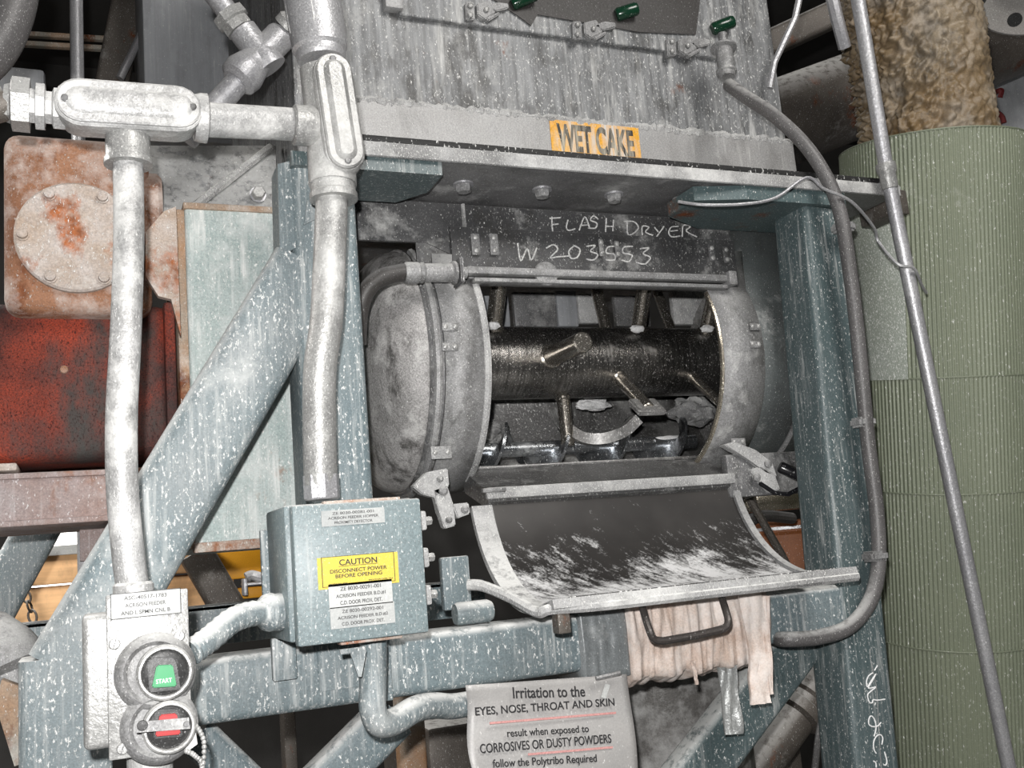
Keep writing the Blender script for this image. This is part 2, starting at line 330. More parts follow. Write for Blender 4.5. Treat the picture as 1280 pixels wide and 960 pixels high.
# ------------------------------------------------------------------ steel support frame
FY = 1.30
T = thing('support_frame', 'blue-grey welded square-tube frame carrying the open drum machine', 'machine frame', (.6, 1.35, 0))
PXL, PXR = .262, .352
MB().hss(((PXL + PXR) / 2, FY, 1.34), ((PXL + PXR) / 2, FY, 2.045), .09, .09).build('post', 'paint', T)
a, b = at(375, 352, FY), at(86, 842, FY)
dirb = (b - a).normalized()
MB().hss(a - dirb * .03, b, .1, .094, r=.019).build('diagonal_brace', 'paint_dusty', T)
lp = at(82, 900, FY)
MB().hss((lp.x, FY - .002, .02), (lp.x, FY - .002, at(80, 822, FY).z), .098, .1).build('post', 'paint_dusty', T)
MB().hss((lp.x + .04, FY + .004, 1.357), (1.12, FY + .004, 1.357), .078, .08).build('lower_beam', 'paint', T)
RX = 1.153
MB().hss((RX - .078, FY, .02), (RX + .025, FY, 2.028), .088, .09).build('post', 'paint_teal', T)
capx = at(549, 207, FY).x
MB().prism([V((.262, 1.289, 2.034)), V((capx, 1.289, 2.034)), V((capx, 1.36, 2.034)), V((capx - .035, 1.41, 2.034)), V((.262, 1.41, 2.034))], (0, 0, .02)).build('cap_plate', 'paint_teal', T, smooth=False)
c0 = at(872, 246, FY).x
MB().prism([V((c0 + .09, 1.289, 2.03)), V((1.215, 1.289, 2.03)), V((1.215, 1.44, 2.03)), V((c0 + .09, 1.44, 2.03)), V((c0, 1.39, 2.03)), V((c0, 1.31, 2.03))], (0, 0, .024)).build('cap_plate', mat('rust_edged_teal', (.07, .105, .11, 1), (.09, .12, .12, 1), 0, .5, speck=.3, rust=.45, top=.4), T, smooth=False)
MB().prism([at(347, 205, 1.305), at(384, 196, 1.305), at(384, 300, 1.305), at(350, 322, 1.305)], (0, .05, 0)).build('gusset', 'paint', T, smooth=False)
MB().prism([at(384, 250, 1.296), at(402, 248, 1.296), at(402, 270, 1.296), at(380, 281, 1.296)], (0, .004, 0)).build('gusset', 'paint_dusty', T, smooth=False)
# lower braces under the beam
a, b = at(1012, 796, 1.37), at(850, 1010, 1.37)
MB().hss(a, b, .085, .05).build('lower_brace', 'paint_teal', T)
a, b = at(498, 895, 1.37), at(395, 1000, 1.37)
MB().hss(a, b, .065, .05).build('lower_brace', 'paint', T)
a, b = at(246, 920, 1.40), at(330, 1000, 1.40)
MB().hss(a, b, .05, .03).build('lower_brace', 'paint', T)
MB().box((at(474, 800, FY).x, FY - .006, 1.318), (at(486, 800, FY).x, FY + .004, 1.397), .002).build('beam_weld_strip', 'paint_dusty', T)
p0, p1 = at(338, 785, 1.296), at(371, 848, 1.296)
MB().box((p0.x, 1.29, p1.z), (p1.x, 1.303, 1.412), .002).build('mounting_tab', 'paint_dusty', T)
# stroke writing on the right post, below the beam
def strokes(name, polys, Y, r, m, parent):
    mb = MB()
    for pl in polys:
        pts = smooth_path([at(x, y, Y) for x, y in pl], 5)
        mb.tube(pts, r, 6)
    return mb.build(name, m, parent)
strokes('painted_scribble', [[(1090.9, 841.1), (1085.8, 844.8), (1083.2, 851.4), (1084.1, 858.6), (1088.8, 851.4), (1094.6, 842.6), (1090.5, 850.6), (1085.5, 860.1), (1094.6, 858.8), (1088.8, 863.8), (1084.4, 868.9), (1086.6, 877.6), (1090.2, 878.3), (1091.4, 874.8), (1096.8, 875.3), (1106.3, 874.0)], [(1101.2, 903.1), (1096.8, 907.5), (1090.2, 908.2), (1085.8, 904.6), (1086.6, 897.3), (1089.5, 895.1), (1093.1, 899.5), (1094.9, 907.5), (1094.2, 914.8), (1092.4, 920.6)], [(1095.3, 941.8), (1092.4, 936.7), (1092.0, 927.9), (1095.3, 920.6), (1100.4, 918.4), (1103.4, 922.8), (1102.2, 930.8)], [(1105.5, 939.6), (1108.5, 951.3), (1107.0, 956.4), (1104.1, 955.6)], [(1091.7, 951.3), (1094.6, 953.4), (1095.3, 959.3)], [(1096.8, 832.0), (1092.8, 838.2)]], FY - .0003, .0011, 'white_paint', T)
strokes('paint_drip', [[(1087.3, 811.2), (1087.6, 820.0), (1090.9, 837.5), (1096.1, 863.8), (1098.2, 907.5), (1101.9, 965.8)]], FY, .0007, 'galv', T)

# ------------------------------------------------------------------ the dryer drum
CY, CZ, R = 1.63, 1.81, .21
D = thing('drum_dryer', 'open horizontal drum machine with dusty grey casing, writing above its hatch', 'machine', (.78, CY, CZ))
ZT = 2.052
def pt(th, r, x): return V((x, CY - r * math.cos(th), CZ + r * math.sin(th)))     # th from the front, up positive
THT = math.asin(.108 / .21); THB = math.radians(-67)
def shell(x0, x1, r, wall, th0, th1, n=40, flat=True):      # open profile swept along X
    prof = []
    if flat: prof.append((CY - wall, ZT))
    for k in range(n + 1):
        t = th0 + (th1 - th0) * k / n; prof.append((CY - r * math.cos(t), CZ + r * math.sin(t)))
    return [[V((x, y, z)) for y, z in prof] for x in (x0, x1)]
def sheet(rings, name, m, parent, th=.006):
    mb = MB(); mb.loops(rings, cap=False, closed=False); o = mb.build(name, m, parent)
    s = o.modifiers.new('solid', 'SOLIDIFY'); s.thickness = th; s.offset = 0; return o
XL, XO, XP, XR = .485, .568, 1.02, 1.30
back = math.radians(-180 - 31)
mb = MB()
mb.loops(shell(XL, XO, R, .18, THT, back), cap=False, closed=False)
mb.loops(shell(XO, XP, R, .18, THB, back, flat=False), cap=False, closed=False)
o = mb.build('casing', 'casing', D); s = o.modifiers.new('solid', 'SOLIDIFY'); s.thickness = .006; s.offset = -1
MB().box((XO, 1.4485, CZ + .108), (1.085, 1.456, ZT), .001).build('upper_wall', 'wall_dark', D, smooth=False)
MB().prism([V((.345, 1.4475, ZT)), V((.345, 1.4475, 1.985)), V((.50, 1.4475, 1.985)), V((XO, 1.4475, 1.955)), V((XO, 1.4475, ZT))], (0, .007, 0)).build('upper_wall', 'wall_dark', D, smooth=False)
mb = MB(); mb.loops(shell(XP, XR, R - .004, .176, THT, back), cap=False, closed=False)
o = mb.build('casing_end', mat('dark_grey_green_casing', (.115, .13, .13, 1), (.075, .082, .082, 1), .1, .55, speck=.2, blotch=.2, dark=.4, bscale=8, sscale=150), D); s = o.modifiers.new('solid', 'SOLIDIFY'); s.thickness = .006; s.offset = -1  # end section coloured darker and greener than the casing
# raised bands either side of the hatch
mb = MB(); mb.loops([[V((x, CY - .186, 1.965))] + r_ for x, r_ in zip((.507, XO + .012), shell(.507, XO + .012, R + .005, .186, THT, math.radians(-80), n=30, flat=False))], cap=False, closed=False)
o = mb.build('hatch_band', 'casing_light', D); s = o.modifiers.new('solid', 'SOLIDIFY'); s.thickness = .006; s.offset = 0
mb = MB(); mb.loops([[V((x, CY - .186, 1.992))] + r_ for x, r_ in zip((XP - .004, 1.1), shell(XP - .004, 1.1, R + .005, .186, THT, math.radians(-80), n=30, flat=False))], cap=False, closed=False)
o = mb.build('hatch_band', 'casing_light', D); s = o.modifiers.new('solid', 'SOLIDIFY'); s.thickness = .006; s.offset = 0
def arc(x, r, t0, t1, n=26): return [pt(math.radians(t0 + (t1 - t0) * k / n), r, x) for k in range(n + 1)]
MB().tube(arc(XL + .012, R + .002, 58, -100), .007, 8).build('end_rim', 'casing_light', D)
MB().tube(arc(XO + .008, R + .004, 29, -66), .0075, 8).build('hatch_edge', 'edge_dust', D)
MB().tube(arc(XP - .004, R + .001, 29, -64), .005, 8).build('hatch_edge', 'bright_rim', D)
MB().tube(arc(1.19, R + .001, 20, -100), .005, 8).build('casing_seam', 'casing_light', D)
MB().tube(arc(1.255, R + .001, 20, -100), .004, 8).build('casing_seam', 'casing', D)
# left end plate: disc below, square shoulders above
mb = MB(); prof = [(0, R), (.003, R - .002)] + [(.003 + .085 * math.cos(k / 24 * PI / 2) ** .9, (R - .004) * math.sin(k / 24 * PI / 2)) for k in range(24, -1, -1)]
mb.lathe(V((XL + .004, CY, CZ)), -AX, prof, 72).build('end_disc', 'disc', D, angle=50)
# wall over the hatch: proud strip, seams, hinge bar
za = at(560, 289, 1.443).z
MB().box((.54, 1.4395, CZ + .115), (1.085, 1.449, at(700, 290, 1.443).z), .002).build('upper_strip', 'wall_dark', D)
MB().tube([V((.568, 1.447, ZT)), V((.568, 1.447, za + .0))], .0035, 6).build('weld_seam', 'casing_light', D)
hb = at(750, 345, 1.43).z
MB().box((.555, 1.418, hb - .006), (1.065, 1.442, hb + .007), .004).build('hinge_bar', 'casing_light', D)
MB().box((.568, 1.422, CZ + .106), (1.05, 1.446, CZ + .113), .002).build('upper_lip', 'casing_light', D)
MB().box((1.045, 1.412, hb - .013), (1.062, 1.44, hb + .012), .002).build('hinge_clip', 'casing_light', D)
c = at(686, 340, 1.418)
MB().lathe(c + AY * .012, -AY, [(0, .021), (.004, .02), (.007, .012), (.008, 0)], 20).build('dust_lump', 'casing_light', D)
# rivet plates
def rivet_plate(px, py, Y, w, h, n, vertical=True, m='casing_light'):
    c = at(px, py, Y); mb = MB(); mb.box((c.x - w / 2, Y - .0035, c.z - h / 2), (c.x + w / 2, Y, c.z + h / 2), .0015)
    o = mb.build('rivet_plate', m, D)
    for k in (-1, 1):
        q = c + (AZ * (h * .3 * k) if vertical else AX * (w * .3 * k)) - AY * .003
        MB().lathe(q, -AY, [(0, .0042), (.002, .0038), (.0032, .0018), (.0033, 0)], 10).build('rivet', 'galv', o)
for px, py in ((594, 306), (617, 306)): rivet_plate(px, py, 1.437, .015, .036, 2)
for px, py in ((751, 310), (771, 312)): rivet_plate(px, py, 1.4365, .009, .03, 2, m='casing')
for px, py in ((889, 317), (907, 319)): rivet_plate(px, py, 1.437, .013, .03, 2, m='casing')
for py in (409, 434): rivet_plate(562, py, 1.413, .026, .013, 2, False)
for py in (409, 431): rivet_plate(943, py, 1.413, .022, .012, 2, False)
rivet_plate(551, 566, 1.47, .034, .02, 2, False)
rivet_plate(922, 553, 1.47, .03, .014, 2, False)
# writing in white paint stick
Yw = 1.446
strokes('chalk_writing', [
    [(690, 271), (690, 280), (691, 290)], [(687, 273), (701, 272)], [(690, 281), (698, 280)],
    [(710, 275), (708, 284), (711, 288), (719, 286)], [(724, 288), (731, 271), (737, 285)], [(725, 282), (736, 281)],
    [(748, 274), (742, 270), (738, 275), (746, 279), (744, 285), (735, 285)], [(758, 273), (757, 290)], [(767, 275), (766, 289)], [(757, 283), (767, 283)],
    [(784, 278), (785, 293), (793, 291), (798, 284), (792, 277), (780, 277)], [(803, 294), (803, 283), (811, 284), (807, 290), (816, 294)],
    [(818, 284), (823, 290)], [(830, 283), (820, 297)], [(848, 283), (839, 284), (836, 291), (840, 296), (850, 295)], [(838, 289), (847, 288)],
    [(853, 296), (854, 282), (863, 283), (858, 289), (871, 296)]], Yw - .0005, .0013, 'chalk', D)
strokes('chalk_writing', [
    [(647, 304), (651, 326), (659, 311), (664, 325), (671, 310)], [(683, 310), (692, 306), (697, 312), (688, 322), (698, 321), (713, 320)],
    [(718, 307), (711, 314), (714, 323), (722, 321), (725, 312), (718, 307)], [(733, 308), (744, 307), (738, 314), (747, 318), (742, 325), (733, 324)],
    [(770, 308), (760, 309), (758, 316), (768, 318), (768, 325), (757, 325)], [(791, 308), (780, 309), (779, 316), (790, 319), (786, 327), (777, 325)],
    [(800, 311), (811, 310), (804, 317), (813, 322), (806, 330), (795, 328)]], 1.4385, .0014, 'chalk', D)
# top flange with its bolts
MB().box((.30, 1.285, 2.056), (1.335, 1.95, 2.068), .002).build('top_flange', 'dark_under', D)
MB().box((.355, 1.279, 2.052), (1.335, 1.287, 2.074), .003).build('flange_edge', 'edge_dust', D)
MB().box((.355, 1.281, 2.074), (1.335, 1.30, 2.0835), .002).build('flange_gap_strip', mat('black_speckled_gap', (.015, .015, .015, 1), None, 0, .7, speck=.45, sscale=60, bump=.5), D)  # black strip standing in for the shaded gap below the hopper band
for px, py in ((579, 229), (677, 233), (767, 240), (852, 249)):
    c = at(px, py, 1.37); c.z = 2.056
    o = MB().lathe(c, -AZ, [(0, .016), (.003, .016)], 18).build('bolt', 'galv_grey', D)
    MB().hexa(c - AZ * .003, -AZ, .0125, .011).build('nut', 'casing_light', o)
# inside: liner and back plates
mb = MB(); mb.loops(shell(XL + .01, XR - .01, R - .012, .17, THB + .05, back, n=50, flat=False), cap=False, closed=False)
o = mb.build('liner', 'liner', D); s = o.modifiers.new('solid', 'SOLIDIFY'); s.thickness = .003; s.offset = -1
MB().prism([pt(2 * PI * k / 48, R - .012, 1.205) for k in range(48)], (.006, 0, 0)).build('inner_end', 'liner', D)
for px0, px1, py0, py1, m_ in ((604, 632, 372, 398, 'panel'), (640, 690, 368, 398, 'casing'), (694, 716, 366, 398, 'panel'), (720, 742, 370, 394, 'edge_dust'), (766, 806, 372, 398, 'casing'), (838, 884, 366, 396, 'edge_dust')):
    a, b = at(px0, py1, 1.79), at(px1, py0, 1.79)
    MB().box((a.x, 1.775, a.z - .02), (b.x, 1.79, b.z), .003).build('inner_plate', m_, D)
# sill under the hatch and its sloping ledge
tb = pt(THB, R, 0); 
led = [(tb.y + .012, tb.z - .004), (tb.y + .002, tb.z + .012), (1.478, 1.598), (1.452, 1.590), (1.45, 1.570), (1.462, 1.562), (1.55, 1.592)]
mb = MB(); mb.loops([[V((x, y, z)) for y, z in led] for x in (.572, 1.035)]); mb.build('hatch_sill', mat('dark_grey_sill', (.15, .15, .15, 1), (.08, .08, .08, 1), .3, .45, speck=.4, blotch=.25, dark=.3, bscale=12, sscale=150), D, smooth=False)  # sill in a darker grey than the casing
MB().box((.568, 1.442, 1.574), (1.03, 1.452, 1.592), .003).build('sill_bar', 'edge_dust', D)
a = at(628, 596, 1.45); MB().box((.56, 1.437, 1.584), (a.x, 1.447, 1.591), .002).build('sill_bar', 'casing_light', D)
MB().box((XP + .0, 1.45, 1.55), (1.29, 1.47, 1.625), .004).build('lower_plate', 'casing', D)

# rotor
rx0, rx1 = .497, 1.203
SCY, SCZ, SR = 1.635, 1.826, .066
ro = MB().lathe(V((rx0, SCY, SCZ)), AX, [(0, SR), (rx1 - rx0, SR)], 64).build('rotor', 'rotor', D)
def rod(px, py, phi, L, r=.0145, m='rod', paddle=None):
    ph = math.radians(phi); d = V((0, -math.cos(ph), math.sin(ph)))
    base = V((0, SCY, SCZ)) + d * SR
    x = onx(px, py, 1).x; p = at(px, py, base.y); base.x = p.x
    mb = MB(); b0 = base - d * .012
    mb.lathe(b0, d, [(0, r * 1.25), (.014, r * 1.2), (.016, r), (L, r), (L + .002, r * .85)], 20)
    o = mb.build('paddle', m, ro)
    if paddle:
        t = base + d * (L * .86); side = d.cross(AX)
        MB().obox(t, AX, side, d, (.055, .012, .045), .003).build('paddle_blade', 'liner', ro)
    return base, d
rod(617, 402, 62, .125); rod(797, 404, 62, .125); rod(882, 404, 56, .12); rod(756, 392, 104, .12, .012)
rod(688, 436, -1, .138, .0175)
rod(775, 478, -38, .125, .012, paddle=True); rod(866, 474, -38, .13, .009)
b7, d7 = rod(704, 500, -88, .10, .0125); rod(838, 392, 112, .12, .010)
for px, py in ((615, 407), (797, 411), (884, 411), (684, 443)):
    c = at(px, py, SCY - SR * .82)
    mb = MB(); t = bmesh.new(); bmesh.ops.create_icosphere(t, subdivisions=3, radius=.012)
    for v in t.verts: v.co *= 1 + .35 * mnoise.noise(v.co * 160 + c * 9)
    bmesh.ops.scale(t, vec=(1.2, .6, .6), verts=t.verts); mb.add(t, Matrix.Translation(c)); mb.build('powder_lump', 'white_cake', ro)
# curved ribbon under the shaft
rp = smooth_path([at(697, 512, 1.66), at(704, 530, 1.645), at(724, 546, 1.62), at(750, 549, 1.60), at(778, 540, 1.59), at(796, 524, 1.58)], 6)
mb = MB(); rings = []
for i, p in enumerate(rp):
    t = (rp[min(i + 1, len(rp) - 1)] - rp[max(i - 1, 0)]).normalized(); n = AY; u = t.cross(n).normalized()
    rings.append([p + u * a_ + n * b_ for a_, b_ in ((-.010, -.009), (.010, -.009), (.010, .009), (-.010, .009))])
mb.loops(rings).build('ribbon_blade', 'liner', ro)
# shiny discharge screw and crumbs on the floor of the drum
M['mirror'] = mat('bright_screw_steel', (.6, .62, .65, 1), (.42, .44, .46, 1), .95, .22, speck=.2, blotch=.1, bump=.2)
sx_a, sx_b, sy_, sz_, pitch = .56, 1.10, 1.665, 1.672, .125
mb = MB(); rings = []
nt = 160
for k in range(nt + 1):
    x = sx_a + (sx_b - sx_a) * k / nt; a = 2 * PI * (x - sx_a) / pitch + .6; d = V((0, -math.cos(a), math.sin(a)))
    c = V((x, sy_, sz_)); rings.append([c + d * .012 - AX * .003, c + d * .05 - AX * .003, c + d * .05 + AX * .003, c + d * .012 + AX * .003])
mb.loops(rings); mb.tube([V((sx_a, sy_, sz_)), V((sx_b, sy_, sz_))], .014, 16); mb.build('discharge_screw', 'mirror', D, angle=30)
def cake(c, rad, sc, nm='powder_lump', m_='white_cake'):
    mb = MB(); t = bmesh.new(); bmesh.ops.create_icosphere(t, subdivisions=4, radius=rad)
    for v in t.verts: v.co *= 1 + .45 * mnoise.noise(v.co * 55 + c * 9) + .2 * mnoise.noise(v.co * 160 + c * 5)
    bmesh.ops.scale(t, vec=sc, verts=t.verts); mb.add(t, Matrix.Translation(c)); return mb.build(nm, m_, D)
M['grey_cake'] = mat('grey_damp_cake', (.26, .26, .26, 1), (.1, .1, .1, 1), 0, .6, speck=.5, blotch=.5, bump=.8, bscale=16)
cake(at(868, 514, 1.70), .035, (1.4, .7, .8), m_='grey_cake'); cake(at(742, 505, 1.73), .022, (1.7, .6, .6)); cake(at(836, 548, 1.66), .012, (2.2, .8, .5))
cake(at(612, 540, 1.73), .03, (.9, .6, .8), m_='grey_cake'); cake(at(896, 500, 1.72), .02, (.7, .6, 1.3))
mb = MB()
for k in range(60):
    x = random.uniform(.58, 1.05); th = math.radians(random.uniform(-112, -70)); c = pt(th, R - .015, x); t = bmesh.new()
    bmesh.ops.create_icosphere(t, subdivisions=2, radius=random.uniform(.002, .006))
    for v in t.verts: v.co *= 1 + .4 * mnoise.noise(v.co * 200 + c * 30)
    bmesh.ops.scale(t, vec=(1.5, 1, .6), verts=t.verts); mb.add(t, Matrix.Translation(c))
o = mb.build('powder_crumbs', 'white_cake', D); o['kind'] = 'stuff'

# hanging hatch door: an arc panel hinged along the sill
H0, H1 = V((0, 1.462, 1.578)), V((0, 1.205, 1.420))          # hinge and lip, in the YZ plane
ch = H1 - H0; Lc = ch.length; Rd = .205; mid = (H0 + H1) / 2
up = V((0, ch.z, -ch.y)).normalized(); up = up if up.z > 0 else -up
cen = mid + up * math.sqrt(Rd * Rd - Lc * Lc / 4)
a0 = math.atan2(H0.z - cen.z, H0.y - cen.y); a1 = math.atan2(H1.z - cen.z, H1.y - cen.y)
if a1 > a0: a1 -= 2 * PI
DX0, DX1 = .576, 1.03
def dpt(v, x, r=Rd):
    a_ = a0 + (a1 - a0) * v; return V((x, cen.y + r * math.cos(a_), cen.z + r * math.sin(a_)))
NV, NU = 40, 60
bm = bmesh.new(); uvl = bm.loops.layers.uv.new('UVMap'); G = []
for j in range(NV + 1):
    row = []
    for i in range(NU + 1):
        row.append(bm.verts.new(dpt(j / NV, DX0 + (DX1 - DX0) * i / NU)))
    G.append(row)
for j in range(NV):
    for i in range(NU):
        f = bm.faces.new([G[j][i], G[j][i + 1], G[j + 1][i + 1], G[j + 1][i]]); f.smooth = True
        for lp_, (a_, b_) in zip(f.loops, ((i, j), (i + 1, j), (i + 1, j + 1), (i, j + 1))): lp_[uvl].uv = (a_ / NU, b_ / NV)
bmesh.ops.recalc_face_normals(bm, faces=bm.faces[:])
bmesh.ops.translate(bm, verts=bm.verts, vec=-ROOT(D))
me = bpy.data.meshes.new('door'); bm.to_mesh(me); bm.free(); door = bpy.data.objects.new('door', me); COL.objects.link(door); door.parent = D; me.materials.append(M['door'])
s = door.modifiers.new('solid', 'SOLIDIFY'); s.thickness = .004; s.offset = 0
door['label'] = 'open curved hatch door streaked with white powder inside'
def door_rim(x0, x1, v0, v1, r0, r1, m, n=30):
    mb = MB(); rings = []
    for k in range(n + 1):
        v = v0 + (v1 - v0) * k / n
        rings.append([dpt(v, x0, r0), dpt(v, x1, r0), dpt(v, x1, r1), dpt(v, x0, r1)])
    return mb.loops(rings).build('door_rim', m, door)
door_rim(DX0 - .03, DX0 + .004, .04, 1.0, Rd + .005, Rd - .004, 'edge_dust')
door_rim(DX1 - .003, DX1 + .01, .02, 1.0, Rd + .005, Rd - .008, 'casing_light')
lipdir = (dpt(1, 0) - dpt(.97, 0)).normalized(); nrm = V((0, lipdir.z, -lipdir.y))
mb = MB(); L0 = dpt(1, 0)
sec = [L0 + lipdir * -.016 + nrm * .006, L0 + lipdir * .018 + nrm * .004, L0 + lipdir * .018 - nrm * .008, L0 + lipdir * -.016 - nrm * .008]
mb.loops([[V((x, p.y, p.z)) for p in sec] for x in (DX0 - .03, DX1 + .012)]).build('door_lip', 'edge_dust', door, smooth=False)
c = dpt(.93, DX0 - .02, Rd + .004)
MB().tube(smooth_path([at(585, 731, 1.31), at(605, 733, 1.295), at(640, 748, 1.26), at(672, 765, 1.215), V((DX0 - .026, H1.y - .006, H1.z - .004)), V((DX0 + .05, H1.y - .014, H1.z - .006)), V((DX0 + .25, H1.y - .014, H1.z - .006)), V((DX1 + .012, H1.y - .014, H1.z - .006))], 6), .0075, 8).build('door_rim', 'edge_dust', door)
mb = MB(); mb.loops([[dpt(.925, x, Rd - .004) , dpt(.965, x, Rd - .004), dpt(.965, x, Rd - .011), dpt(.925, x, Rd - .011)] for x in (DX0 + .01, DX1 - .002)]).build('door_seal', mat('crumbled_black_seal', (.03, .028, .027, 1), (.06, .06, .06, 1), 0, .7, speck=.75, blotch=.3, sscale=60, bscale=50, bump=.8), door, smooth=False)
c = at(703, 780, 1.2); MB().box((c.x - .008, 1.195, c.z - .012), (c.x + .01, 1.215, 1.412), .002).build('stop_lug', 'old_steel', door)
hy = 1.2
MB().tube(smooth_path([at(801, 748, 1.235), at(805, 766, 1.215), at(812, 788, hy), at(818, 799, hy), at(830, 801, hy)] , 5) + [at(870, 794, hy), ] + smooth_path([at(896, 788, hy), at(907, 784, hy), at(910, 775, hy), at(905, 756, 1.215), at(899, 738, 1.235)], 5), .0052, 10).build('door_handle', mat('brown_worn_steel', (.09, .08, .075, 1), None, .5, .4, speck=.12), door)
# toggle latches
def latch(cpx, Y, polys, grip, gm, parent, name='toggle_latch', depth=.018, m='edge_dust'):
    mb = MB()
    for pl in polys:
        t = [at(x, y, Y) for x, y in pl]; mb.prism(t, (0, depth, 0))
    bmesh.ops.bevel(mb.bm, geom=mb.bm.edges[:], offset=.0018, segments=2, affect='EDGES')
    o = mb.build(name, m, parent)
    if grip:
        (x0, y0), (x1, y1), r = grip
        a_, b_ = at(x0, y0, Y + .004), at(x1, y1, Y - .012)
        d_ = (b_ - a_); L_ = d_.length
        MB().lathe(a_, d_, [(0, r * .8), (.004, r), (L_ - .006, r), (L_ - .002, r * .85), (L_, r * .3)], 16).build('grip', gm, o)
    return o
o = latch(545, 1.43, [[(516, 608), (534, 590), (560, 585), (562, 607), (545, 622), (528, 618)], [(541, 612), (559, 606), (567, 630), (570, 657), (556, 661), (549, 640)], [(566, 630), (586, 628), (588, 642), (572, 648)]], None, None, D)
for px, py, r in ((553, 614, .007), (549, 599, .005), (560, 650, .005), (580, 637, .006)):
    MB().lathe(at(px, py, 1.432), -AY, [(0, r), (.006, r), (.009, r * .5), (.0092, 0)], 12).build('pivot_pin', 'casing_light', o)
o = latch(940, 1.44, [[(905, 556), (918, 552), (945, 562), (966, 578), (972, 596), (958, 592), (940, 576)], [(938, 588), (952, 582), (968, 590), (976, 612), (964, 616), (950, 602)]], ((974, 583), (1006, 598), .0105), 'grip_black', D)
for px, py in ((944, 597), (958, 580)): MB().lathe(at(px, py, 1.442), -AY, [(0, .007), (.007, .007), (.009, .003), (.0092, 0)], 12).build('pivot_pin', 'casing_light', o)
MB().tube([at(1008, 606, 1.425), at(985, 618, 1.43), at(968, 616, 1.44), at(950, 604, 1.44)], .004, 8).build('toggle_wire', 'grip_black', o)

# ------------------------------------------------------------------ feed hopper on the flange
HY = 1.5
Hh = thing('feed_hopper', 'tall streaked grey sheet-metal hopper with yellow WET CAKE sticker', 'hopper', (.78, 1.85, 2.07))
MB().box((.315, HY, 2.07), (1.285, 2.2, 2.95), .002).build('hopper_body', 'sheet', Hh, smooth=False)
MB().box((.40, HY - .014, 2.0745), (1.29, HY, 2.236), .002).build('lower_band', 'sheet_band', Hh, smooth=False)
MB().tube([V((.405 + .885 * k / 160, HY - .010, 2.238 + random.uniform(-.003, .002))) for k in range(161)], [random.uniform(.004, .0095) for k in range(161)], 7).build('band_weld', 'edge_dust', Hh)
zs = 2.397; xs = at(497, 22, HY).x
MB().box((xs, HY - .012, zs), (at(912, 60, HY).x, HY, 2.9), .003).build('access_door', 'sheet', Hh, smooth=False)
MB().box((at(478, 10, HY).x, HY - .02, at(490, 17, HY).z), (at(500, 10, HY).x, HY, 2.6), .002).build('door_bracket', 'sheet_band', Hh)
pl = at(682, 153, HY), at(683, 195, HY), at(797, 206, HY), at(794, 165, HY)
sx0, sx1, sz0, sz1 = pl[0].x, pl[2].x, (pl[1].z + pl[2].z) / 2, (pl[0].z + pl[3].z) / 2
st_ = MB().box((sx0, HY - .0155, sz0), (sx1, HY - .0138, sz1)).build('warning_sticker', 'sticker', Hh, smooth=False)
text('WET CAKE', 'lettering', mat('worn_black_letters', (.02, .02, .02, 1), None, 0, .7, streak=1.1, speck=.4, streakscale=170, bump=0, powder=(.55, .5, .4, 1)), st_, V(((sx0 + sx1) / 2, HY - .0158, (sz0 + sz1) / 2)), AX, AZ, (sx1 - sx0) * .86, (sz1 - sz0) * .82, .035)
def hlatch(bx, by, grip):
    o = latch(bx, HY - .022, [[(bx - 24, by - 10), (bx - 13, by - 10), (bx - 12, by + 12), (bx - 23, by + 13)], [(bx - 10, by - 8), (bx + 6, by - 12), (bx + 14, by + 4), (bx, by + 12), (bx - 9, by + 6)],
              [(bx + 2, by - 4), (bx + 16, by - 10), (bx + 30, by - 8), (bx + 30, by - 2), (bx + 14, by + 2)], [(bx + 2, by + 10), (bx + 18, by + 2), (bx + 20, by + 5), (bx + 5, by + 14)]], grip, 'grip_green', Hh, m='casing_light', depth=.014)
    for dx, dy in ((-18, -5), (-18, 7), (2, 0)): MB().lathe(at(bx + dx, by + dy, HY - .024), -AY, [(0, .005), (.003, .0045), (.0045, .002), (.0046, 0)], 10).build('pivot_pin', 'galv', o)
hlatch(740, 36, ((770, 19), (798, 10), .0125)); hlatch(858, 57, ((890, 37), (918, 26), .0125)); hlatch(606, 12, ((640, 6), (672, -8), .011))
MB().prism([at(560, -40, HY - .016), at(655, 25, HY - .016), at(664, 32, HY - .016), at(672, 18, HY - .016), at(800, 40, HY - .016), at(870, 43, HY - .016), at(880, -40, HY - .016)], (0, .002, 0)).build('door_flap', 'rubber', Hh, smooth=False)

# ------------------------------------------------------------------ conduit run
K = thing('electrical_conduit', 'white-dusted steel conduit with two oval junction bodies and two drops', 'conduit', (.05, 1.15, 1.95))
def conduit_body(c, ax, n, L, Wd, d, nm='conduit_body', m='galv_hot'):
    mb = MB(); stad_body(mb, c, ax, n, L, Wd, [(-d * .6, .012), (-d * .45, .003), (0, 0), (d * .32, 0), (d * .36, .002)])
    o = mb.build(nm, m, K)
    mb = MB(); stad_body(mb, c, ax, n, L * .97, Wd * .88, [(d * .36, 0), (d * .43, 0), (d * .46, .002), (d * .46, .009), (d * .50, .011), (d * .54, .015)])
    cv = mb.build('cover', m, o)
    for s_ in (-1, 1):
        q = c + ax * (s_ * (L * .97 / 2 - Wd * .17)) + n * (d * .455)
        MB().lathe(q, n, [(0, .0045), (.002, .0043), (.003, .003), (.0031, 0)], 12).build('screw', 'casing', o)
    return o
def hub(name, c, ax, prof, m, parent, seg=24): return MB().lathe(c, ax, prof, seg).build(name, m, parent)
N = -AY
YC = 1.16
c1 = at(162, 139, YC - .01); tilt = (at(245, 143, YC) - at(80, 132, YC)).normalized()
n1 = (N + V((0, 0, 0))); n1 = (n1 - tilt * n1.dot(tilt)).normalized()
conduit_body(c1, tilt, n1, .158, .056, .05)
pA = at(160, 182, YC)
